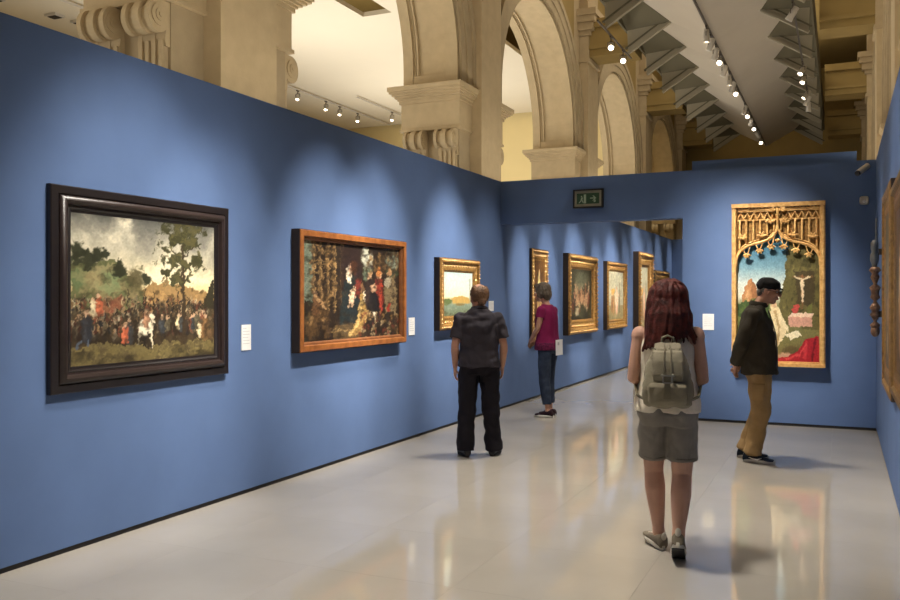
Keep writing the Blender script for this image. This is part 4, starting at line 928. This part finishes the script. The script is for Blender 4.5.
# ---- man in dark grey polo shirt -----------------------------------------------------
def man_grey():
    r = tag(empty('person', (-3.22, 7.80, 0), math.radians(27)), 'man in dark grey polo shirt and black trousers standing with his back turned', 'person')
    R = rot(14, -8); hc = (0.0, .04, 1.548); HS = 1.08; R = R @ Matrix.Scale(HS, 3)
    SH = [(-.178, .0, 1.338), (.178, .0, 1.338)]; EL = [(-.238, -.03, 1.08), (.238, -.03, 1.08)]; WR = [(-.232, .06, .865), (.235, .07, .875)]
    HP = [(-.095, 0, .88), (.095, 0, .88)]; KN = [(-.12, .02, .48), (.115, .03, .48)]; AN = [(-.135, -.005, .085), (.145, .03, .085)]
    b = MB(); add_head(b, R, hc)
    b.tube([(0, -.01, 1.36), (0, .012, 1.45), (0, .03, 1.50)], [.068, .06, .06], 14)
    tor = [(0, 0, .82, .15, .10), (0, -.005, .92, .165, .115), (0, .01, 1.03, .160, .115), (0, 0, 1.18, .17, .118), (0, -.005, 1.30, .175, .11), (0, -.01, 1.37, .15, .085), (0, -.01, 1.42, .085, .065)]
    add_torso(b, tor)
    for i, s in ((0, -1), (1, 1)):
        add_arm(b, SH[i], EL[i], WR[i], 1.05); add_leg(b, HP[i], KN[i], AN[i], .8); add_foot(b, AN[i], (14, -22)[i])
        add_hand(b, WR[i], (0, .25, -1), (-s, .1, 0), (0, 1, .2), .45)
    remesh('body', b, SKIN2, r, .0055, 3)
    face_bits(r, R, hc)
    h = MB()
    for sx in (-1, 1): h.ellipsoid((sx * .047, -.028, .026), (.040, .070, .076), 12, 8)
    h.ellipsoid((0, -.070, .016), (.066, .044, .082), 14, 8); h.ellipsoid((0, -.085, -.045), (.045, .026, .04), 12, 8); h.ellipsoid((0, .035, .098), (.045, .035, .022), 10, 6)
    xform(h, 0, R, hc); hm = mat('brown_hair', (112, 78, 48), 0.6, noise_amt=0.45, noise_scale=40, bump=0.5, bump_scale=120); remesh('hair', h, hm, r, .005, 3, .006, 40, 1.0); brows(r, R, hc, hm)
    m = fabric('charcoal_jersey', (58, 54, 60))
    c = MB(); add_torso(c, [(0, -.004, .87, .206, .160), (0, -.003, .93, .202, .157), (0, .008, 1.03, .190, .146), (0, .005, 1.15, .192, .14), (0, -.005, 1.27, .196, .134), (0, -.01, 1.345, .188, .112), (0, -.01, 1.385, .155, .095), (0, -.006, 1.42, .112, .084), (0, -.002, 1.445, .080, .076)])
    for i in (0, 1): sleeve(c, SH[i], EL[i], .74, .070, .074)
    shirt = remesh('shirt', c, m, r, .007, 4, .024, 7, 3.0, (1, 1, 1.2))
    c = MB(); c.tube([(.078 * math.sin(t), -.004 + .07 * math.cos(t), 1.44 + .012 * math.cos(t + math.pi)) for t in [k * math.pi / 12 for k in range(3, 22)]], [(.008, .018)] * 19, 8); remesh('collar', c, m, shirt, .005, 2)
    m2 = fabric('black_trouser_cloth', (27, 24, 30)); c = MB()
    add_torso(c, [(0, 0, .80, .172, .118), (0, -.008, .87, .184, .130), (0, -.004, .95, .178, .128), (0, 0, .99, .172, .122)])
    for i in (0, 1): pant_leg(c, HP[i], KN[i], AN[i], [.104, .098, .088, .082, .090], 1.08)
    remesh('trousers', c, m2, r, .007, 4, .026, 6, 8.0, (1, 1, 1.0))
    bl = mat('black_leather', (20, 18, 18), 0.4, noise_amt=0.2)
    for i in (0, 1): shoe(r, AN[i], (14, -22)[i], 0, bl, mat('black_rubber', (14, 13, 13), 0.7, noise_amt=0.2), bl)
    return r
man_grey()

# ---- woman in purple --------------------------------------------------------------------
def woman_purple():
    L0 = (-3.47, 10.72, 0)
    r = tag(empty('person', L0, math.radians(80)), 'woman in magenta t-shirt and cropped jeans looking at the far room paintings', 'person')
    R = rot(2, -4) @ Matrix.Scale(1.07, 3); hc = (0.0, .075, 1.605)
    SH = [(-.158, .0, 1.375), (.158, .0, 1.375)]; EL = [(-.20, .03, 1.15), (.20, .03, 1.15)]; WR = [(-.085, .205, .98), (.075, .205, .97)]
    HP = [(-.085, -.01, .90), (.085, -.01, .90)]; KN = [(-.08, .0, .49), (.09, .03, .49)]; AN = [(-.08, -.045, .085), (.09, .0, .085)]
    b = MB(); add_head(b, R, hc, .96)
    b.tube([(0, 0, 1.40), (0, .025, 1.48), (0, .05, 1.54)], [.056, .048, .05], 14)
    add_torso(b, [(0, -.01, .84, .15, .10), (0, -.01, .94, .165, .115), (0, .005, 1.07, .135, .10), (0, .01, 1.20, .15, .115), (0, .0, 1.32, .155, .105), (0, -.005, 1.39, .13, .08), (0, -.005, 1.44, .075, .058)])
    for i, s in ((0, -1), (1, 1)):
        add_arm(b, SH[i], EL[i], WR[i], .88); add_leg(b, HP[i], KN[i], AN[i], .82); add_foot(b, AN[i], (6, -8)[i])
        add_hand(b, WR[i], (-s * .55, .5, -.45), (-s * .3, -.9, -.2), (0, .2, 1), .6)
    remesh('body', b, SKIN2, r, .0055, 3); face_bits(r, R, hc)
    hm = mat('ash_brown_hair', (92, 78, 62), 0.55, noise_amt=0.4, noise_scale=40, bump=0.5, bump_scale=120)
    h = MB(); h.ellipsoid((0, -.018, .042), (.086, .103, .090), 16, 10); h.ellipsoid((0, -.06, -.02), (.074, .058, .085), 14, 10)
    for sx in (-1, 1): h.ellipsoid((sx * .066, -.008, .0), (.024, .052, .075), 12, 8)
    h.ellipsoid((0, .062, .085), (.058, .034, .028), 12, 8)
    xform(h, 0, R, hc); remesh('hair', h, hm, r, .005, 3, .012, 30, 2.0, (1, 1, .4)); brows(r, R, hc, hm)
    m = fabric('magenta_jersey', (122, 26, 72)); c = MB()
    add_torso(c, [(0, .0, .885, .182, .142), (0, -.005, .95, .184, .142), (0, .0, 1.05, .162, .128), (0, .012, 1.18, .166, .136), (0, .008, 1.29, .172, .130), (0, 0, 1.37, .160, .10), (0, -.003, 1.415, .118, .082), (0, 0, 1.45, .07, .066)])
    for i in (0, 1): sleeve(c, SH[i], EL[i], .42, .060, .062)
    remesh('t_shirt', c, m, r, .007, 4, .016, 7, 5.0, (1, 1, .6))
    m3 = fabric('patterned_hem_cloth', (120, 36, 76), rgb2=(66, 26, 52), ns=45); c = MB()
    add_torso(c, [(0, .0, .865, .190, .150), (0, -.003, .93, .190, .148), (0, -.003, .965, .184, .143)]); remesh('shirt_hem', c, m3, r, .006, 2, .01, 12, 4)
    m2 = fabric('blue_grey_denim', (52, 62, 80), rgb2=(40, 48, 64)); c = MB()
    add_torso(c, [(0, -.008, .82, .158, .11), (0, -.015, .90, .172, .128), (0, -.008, .97, .160, .118), (0, 0, 1.02, .145, .108)])
    for i in (0, 1): pant_leg(c, HP[i], KN[i], AN[i], [.092, .087, .074, .068, .060], .80)
    remesh('jeans', c, m2, r, .0065, 4, .013, 9, 6.0, (1, 1, .8))
    up = fabric('dark_plum_canvas', (44, 24, 32)); so = mat('white_rubber', (188, 184, 176), 0.6, noise_amt=0.1)
    for i in (0, 1): shoe(r, AN[i], (6, -8)[i], 0, up, so, mat('dark_lace', (60, 30, 40), 0.8, noise_amt=0.1), L=.95)
    # folded leaflet held by the back pocket
    M = Matrix.Rotation(math.radians(80), 3, 'Z'); p = Vector(L0) + M @ Vector((-.035, -.185, .905))
    lf = tag(empty('leaflet', p, math.radians(80 - 24)), 'white printed leaflet sticking out of the jeans back pocket', 'leaflet')
    lf.rotation_euler = (math.radians(6), math.radians(-5), math.radians(50)); 
    MB().box(-.05, .05, -.004, -.001, -.10, .10).build('back_sheet', M_CARD, lf); MB().box(-.05, .05, -.010, -.007, -.10, .10).build('front_sheet', M_CARD, lf)
    MB().box(-.05, .05, -.010, -.001, .098, .10).build('fold', M_CARD, lf)
    o = MB().box(-.025, .0, -.0108, -.0099, .03, .07).build('print_block', M_INK, lf)
    return r
woman_purple()

# ---- woman with backpack --------------------------------------------------------------------
def woman_backpack():
    L0 = Vector((-.955, 5.30, 0)); rz = math.radians(10); S = .985
    r = tag(empty('person', L0, rz), 'woman with long dark red hair, white sleeveless top and grey shorts walking away', 'person'); r.scale = (S, S, S)
    R = rot(4, -3); hc = (0, .03, 1.555)
    SH = [(-.165, -.005, 1.335), (.165, -.005, 1.335)]; EL = [(-.208, -.03, 1.075), (.208, -.03, 1.075)]; WR = [(-.125, .19, 1.03), (.115, .19, 1.04)]
    HP = [(-.085, 0, .89), (.085, 0, .89)]; KN = [(-.085, .115, .485), (.085, .03, .475)]; AN = [(-.055, .10, .10), (.062, -.165, .155)]
    b = MB(); add_head(b, R, hc, .97)
    b.tube([(0, -.01, 1.36), (0, .0, 1.44), (0, .015, 1.51)], [.058, .05, .052], 14)
    add_torso(b, [(0, 0, .82, .15, .10), (0, -.005, .92, .166, .115), (0, .01, 1.05, .138, .10), (0, .01, 1.18, .15, .115), (0, 0, 1.28, .165, .105), (0, -.005, 1.345, .165, .085), (0, -.005, 1.385, .12, .07), (0, -.005, 1.43, .068, .058)])
    for i, s in ((0, -1), (1, 1)):
        add_arm(b, SH[i], EL[i], WR[i], 1.0); add_leg(b, HP[i], KN[i], AN[i], 1.12, .9); add_foot(b, AN[i], (26, -2)[i], (6, -30)[i])
        add_hand(b, WR[i], (-s * .35, .9, .15), (-s * .3, .0, -.9), (-s, -.1, .3), .5)
    remesh('body', b, SKIN, r, .0055, 3); face_bits(r, R, hc)
    hm = mat('dark_red_hair', (100, 42, 35), 0.58, rgb2=(50, 21, 19), noise_scale=30, bump=0.5, bump_scale=130, spec=0.25)
    h = MB(); h.ellipsoid((0, -.03, .022), (.124, .122, .112), 22, 14); h.ellipsoid((0, .06, .088), (.07, .036, .028), 12, 8)
    h.loft([((0, -.05, .03), (.124, 0, 0), (0, .088, 0)), ((0, -.065, -.04), (.131, 0, 0), (0, .09, 0)), ((0, -.078, -.11), (.135, 0, 0), (0, .085, 0)), ((-.008, -.09, -.16), (.13, 0, 0), (0, .075, 0)), ((-.015, -.095, -.195), (.108, 0, 0), (0, .055, 0))], 24)
    rr = random.Random(4)
    for k in range(46):
        t = math.pi * (1.0 + (k + .5) / 46); x, y = .124 * math.cos(t), -.062 + .088 * math.sin(t); L = .20 + .07 * rr.random() + (.05 if x < -.03 else 0)
        fl = 1.0 + .28 * rr.random() * (1 if abs(x) > .05 else .3)
        h.tube([(x * .8, y * .9, .0), (x * 1.02, y * 1.05, -.09), (x * 1.06, y * 1.08, -L * .75), (x * 1.06 * fl, y * 1.08, -L)], [.015, .017, .014, .006], 7)
    xform(h, 0, R, hc); remesh('hair', h, hm, r, .0055, 3, .012, 24, 7.0, (1, 1, .18)); brows(r, R, hc, hm)
    m = fabric('white_cotton_top', (234, 224, 204)); c = MB()
    add_torso(c, [(0, .0, .875, .200, .146), (0, -.003, .95, .194, .142), (0, .006, 1.05, .174, .128), (0, .012, 1.18, .172, .138), (0, .004, 1.27, .170, .126), (0, -.003, 1.335, .146, .10), (0, -.004, 1.38, .130, .084), (0, -.004, 1.412, .092, .074)])
    remesh('sleeveless_top', c, m, r, .007, 4, .02, 8, 9.0, (1, 1, .6))
    m2 = fabric('grey_shorts_cloth', (140, 134, 126)); c = MB()
    add_torso(c, [(0, 0, .79, .172, .118), (0, -.012, .86, .186, .134), (0, -.006, .93, .178, .128), (0, 0, .98, .165, .118)])
    for i in (0, 1):
        H, K = Vector(HP[i]), Vector(KN[i]); c.tube([H, H.lerp(K, .4), H.lerp(K, .74)], [.098, .090, .092], 18, False)
    sh = remesh('shorts', c, m2, r, .0065, 3, .02, 8, 2.0)
    for i in (0, 1):
        H, K = Vector(HP[i]), Vector(KN[i]); c = MB(); c.tube([H.lerp(K, .70), H.lerp(K, .755)], [.0955, .0955], 20, False); remesh('turned_hem', c, m2, sh, .006, 2)
    up = fabric('grey_beige_mesh', (126, 116, 100)); so = mat('pale_rubber', (200, 194, 180), 0.6, noise_amt=0.1); sd = mat('black_outsole', (24, 24, 24), 0.7, noise_amt=0.2)
    s1 = shoe(r, AN[0], 26, 6, up, so, mat('white_lace', (220, 212, 200), 0.8, noise_amt=0.1), h=.092, L=.93)
    s2 = shoe(r, AN[1], -2, -30, up, so, mat('white_lace', (220, 212, 200)), h=.092, L=.93)
    Rm, A = rot(-2, -30), Vector(AN[1])
    mb = MB(); mb.prism([(-.036, -.07), (.036, -.07), (.04, .15), (0, .175), (-.04, .15)], 'z', -.099, -.0915); xform(mb, 0, Rm, A); mb.build('outsole', sd, s2)
    for A, yw, pt, s in ((AN[0], 26, 6, s1), (AN[1], -2, -30, s2)):
        mb = MB().ellipsoid((0, -.075, .0), (.018, .010, .026), 10, 8); xform(mb, 0, rot(yw, pt), A); mb.build('heel_tab', so, s, True)
    # backpack
    B = tag(empty('backpack', L0, rz), 'olive grey canvas backpack on the back of the red-haired woman', 'backpack'); B.scale = (S, S, S)
    cm = fabric('olive_grey_canvas', (148, 140, 120), bump=.5, sc=260); cd = fabric('canvas_strap', (136, 128, 108)); mt = mat('buckle_metal', (190, 186, 176), 0.3, 0.9, noise_amt=0.1)
    c = MB(); c.loft([((0, -.205, .925), (.115, 0, 0), (0, .055, 0)), ((0, -.215, .94), (.142, 0, 0), (0, .078, 0)), ((0, -.222, 1.02), (.148, 0, 0), (0, .088, 0)), ((0, -.215, 1.12), (.135, 0, 0), (0, .078, 0)), ((0, -.205, 1.20), (.112, 0, 0), (0, .066, 0)), ((0, -.19, 1.265), (.085, 0, 0), (0, .05, 0)), ((0, -.185, 1.275), (.06, 0, 0), (0, .035, 0))], 26, p=3)
    remesh('bag_body', c, cm, B, .007, 3, .016, 9, 3.0)
    c = MB(); c.loft([((0, -.315, 1.085), (.083, 0, 0), (0, .010, 0)), ((0, -.312, 1.12), (.090, 0, 0), (0, .013, 0)), ((0, -.292, 1.20), (.092, 0, 0), (0, .016, 0)), ((0, -.255, 1.262), (.088, 0, 0), (0, .024, .01)), ((0, -.20, 1.285), (.08, 0, 0), (0, .02, .02)), ((0, -.16, 1.275), (.07, 0, 0), (0, .012, .012))], 20, p=3.2)
    fl = remesh('flap', c, cm, B, .0055, 2, .006, 12, 1.0)
    c = MB(); c.loft([((0, -.305, .945), (.10, 0, 0), (0, .018, 0)), ((0, -.318, .97), (.115, 0, 0), (0, .022, 0)), ((0, -.318, 1.05), (.112, 0, 0), (0, .020, 0)), ((0, -.308, 1.075), (.10, 0, 0), (0, .014, 0))], 20, p=3.4); remesh('front_pocket', c, cm, B, .006, 2, .008, 12, 5.0)
    for sx in (-1, 1): MB().tube([(sx * .022, -.335, 1.10), (sx * .02, -.322, 1.18), (sx * .018, -.288, 1.25), (sx * .015, -.235, 1.292)], .0045, 6).build('drawstring', cd, fl, True)
    MB().box(-.017, .017, -.348, -.338, 1.02, 1.115).build('closing_strap', cd, B)
    me = rail_frame(.058, .05, [(0, 0), (0, .008), (.009, .008), (.009, 0)]); me.materials.append(mt); o = link('buckle', me, B, (0, -.346, 1.10))
    for sx in (-1, 1): MB().ellipsoid((sx * .03, -.336, 1.12), (.009, .006, .009), 8, 6).build('rivet', mt, B, True)
    c = MB(); c.box(-.022, .022, -.35, -.337, .985, 1.02); c.build('strap_tip', cd, B)
    for sx in (-1, 1):
        pts = [(sx * .035, -.15, 1.265), (sx * .065, -.118, 1.325), (sx * .098, -.088, 1.375), (sx * .112, 0, 1.412), (sx * .118, .085, 1.38), (sx * .135, .145, 1.28), (sx * .165, .13, 1.12), (sx * .195, .02, 1.03), (sx * .18, -.12, .98), (sx * .135, -.19, .965)]
        MB().tube(pts, [(.007, .026)] * 6 + [(.006, .018)] * 4, 10, True, up=(0, -1, .6)).build('shoulder_strap', cd, B, True)
    MB().tube([(-.035, -.16, 1.275), (-.03, -.175, 1.33), (0, -.18, 1.345), (.03, -.175, 1.33), (.035, -.16, 1.275)], .008, 8).build('grab_handle', cd, B, True)
    return r
woman_backpack()

# ---- man in dark jacket -------------------------------------------------------------------
def man_jacket():
    L0 = (-.735, 8.64, 0)
    r = tag(empty('person', L0, math.radians(-93)), 'man in black cap, dark olive jacket and khaki trousers, hands behind his back', 'person')
    R = rot(-4, -12); hc = (0.0, .118, 1.605)
    SH = [(-.178, -.005, 1.375), (.178, -.005, 1.375)]; EL = [(-.225, -.10, 1.115), (.225, -.10, 1.115)]; WR = [(-.10, -.165, .91), (.09, -.175, .905)]
    HP = [(-.095, .035, .90), (.095, .035, .90)]; KN = [(-.10, .03, .49), (.10, .055, .49)]; AN = [(-.105, -.10, .09), (.105, -.015, .09)]
    b = MB(); add_head(b, R, hc)
    b.tube([(0, -.005, 1.40), (0, .045, 1.49), (0, .09, 1.555)], [.066, .06, .06], 14)
    add_torso(b, [(0, .03, .84, .15, .105), (0, .03, .94, .165, .118), (0, .035, 1.05, .16, .12), (0, .025, 1.20, .168, .118), (0, .005, 1.32, .17, .108), (0, -.005, 1.39, .145, .085), (0, -.003, 1.44, .08, .065)])
    for i, s in ((0, -1), (1, 1)):
        add_arm(b, SH[i], EL[i], WR[i], 1.05); add_leg(b, HP[i], KN[i], AN[i], .8); add_foot(b, AN[i], (4, -6)[i])
    add_hand(b, WR[0], (.75, -.1, -.5), (.1, -.9, -.3), (.3, .2, .8), .75); add_hand(b, (.09, -.165, .905), (-.5, -.25, -.8), (-.3, .9, -.3), (-.8, 0, .5), .6)
    remesh('body', b, SKIN2, r, .0055, 3); face_bits(r, R, hc)
    gm = mat('grey_hair', (104, 98, 90), 0.6, noise_amt=0.4, noise_scale=40, bump=0.5, bump_scale=120)
    h = MB(); h.ellipsoid((0, -.066, -.02), (.062, .042, .055), 12, 8)
    for sx in (-1, 1): h.ellipsoid((sx * .064, -.02, .012), (.018, .04, .036), 10, 8)
    xform(h, 0, R, hc); remesh('hair', h, gm, r, .005, 3, .006, 40, 1.0); brows(r, R, hc, gm)
    cm = fabric('black_cap_cloth', (26, 24, 24)); h = MB(); h.ellipsoid((0, -.014, .062), (.088, .108, .068), 18, 10); h.ellipsoid((0, -.05, .04), (.083, .075, .058), 16, 10); h.loft([((0, -.012, .022), (.085, 0, 0), (0, .106, 0)), ((0, -.012, .06), (.087, 0, 0), (0, .108, 0))], 24)
    xform(h, 0, R, hc); cap = remesh('cap', h, cm, r, .0055, 3, .008, 14, 2.0)
    h = MB(); h.loft([((0, .085, .045), (.062, 0, 0), (0, 0, .006)), ((0, .105, .041), (.056, 0, 0), (0, 0, .006)), ((0, .122, .034), (.035, 0, 0), (0, 0, .005))], 14); xform(h, 0, R, hc); remesh('cap_brim', h, cm, cap, .004, 2)
    gl = mat('spectacle_frame', (40, 34, 32), 0.35, noise_amt=0.1); h = MB()
    for sx in (-1, 1):
        h.tube([(sx * .032 + .021 * math.cos(t), .106, .006 + .017 * math.sin(t)) for t in [k * math.pi / 8 for k in range(17)]], .0022, 6, False); h.tube([(sx * .053, .104, .010), (sx * .076, .05, .012), (sx * .083, -.01, .008)], .0025, 6)
    h.tube([(-.011, .106, .008), (0, .112, .011), (.011, .106, .008)], .0025, 6); xform(h, 0, R, hc); h.build('glasses', gl, r, True)
    m = fabric('dark_olive_jacket_cloth', (60, 54, 44), bump=.45); c = MB()
    add_torso(c, [(0, .03, .825, .208, .164), (0, .028, .90, .206, .162), (0, .03, 1.03, .200, .158), (0, .02, 1.18, .204, .156), (0, .0, 1.30, .204, .146), (0, -.012, 1.38, .184, .114), (0, -.006, 1.425, .135, .095), (0, .0, 1.455, .104, .088), (0, .012, 1.475, .086, .08)])
    for i in (0, 1):
        sleeve(c, SH[i], EL[i], 1.0, .076, .070); E, W = Vector(EL[i]), Vector(WR[i]); c.ellipsoid(E, (.072, .072, .072), 12, 8); c.tube([E, E.lerp(W, .5), E.lerp(W, .93)], [.072, .064, .054], 16, False)
    jk = remesh('jacket', c, m, r, .007, 4, .026, 7, 12.0, (1, 1, .8))
    c = MB(); c.tube([(.085 * math.sin(t), .03 + .08 * math.cos(t), 1.485 - .015 * math.cos(t)) for t in [k * math.pi / 12 for k in range(2, 23)]], [(.009, .024)] * 21, 8); remesh('jacket_collar', c, m, jk, .005, 2)
    MB().tube([(0, .192, .84), (0, .19, 1.05), (0, .178, 1.2), (0, .146, 1.32), (0, .11, 1.42)], .006, 6).build('zip', mat('zip_metal', (70, 66, 60), 0.4, 0.6, noise_amt=0.1), jk, True)
    m2 = fabric('khaki_cloth', (158, 128, 86)); c = MB()
    add_torso(c, [(0, .03, .80, .160, .118), (0, .022, .88, .165, .122), (0, .028, .97, .160, .118)])
    for i in (0, 1): pant_leg(c, HP[i], KN[i], AN[i], [.100, .100, .090, .082, .084], 1.02)
    tr = remesh('trousers', c, m2, r, .007, 4, .022, 7, 4.0, (1, 1, .9))
    for i, s in ((0, -1), (1, 1)):
        H, K = Vector(HP[i]), Vector(KN[i]); p = H.lerp(K, .55) + Vector((s * .098, 0, 0)); MB().loft([(p + Vector((0, 0, -.08)), (.012, 0, 0), (0, .055, 0)), (p + Vector((0, 0, .06)), (.014, 0, 0), (0, .06, 0)), (p + Vector((0, 0, .075)), (.008, 0, 0), (0, .06, 0))], 14, p=3).build('cargo_pocket', m2, tr, True)
    up = fabric('navy_suede', (34, 42, 56)); so = mat('grey_white_rubber', (176, 172, 164), 0.6, noise_amt=0.1); wl = mat('white_mark', (214, 212, 206), 0.5, noise_amt=0.05)
    shoe(r, AN[0], 4, 0, up, so, up, h=.088, L=1.06, mark=wl); shoe(r, AN[1], -6, 0, up, so, up, h=.088, L=1.06, mark=wl)
    return r
man_jacket()
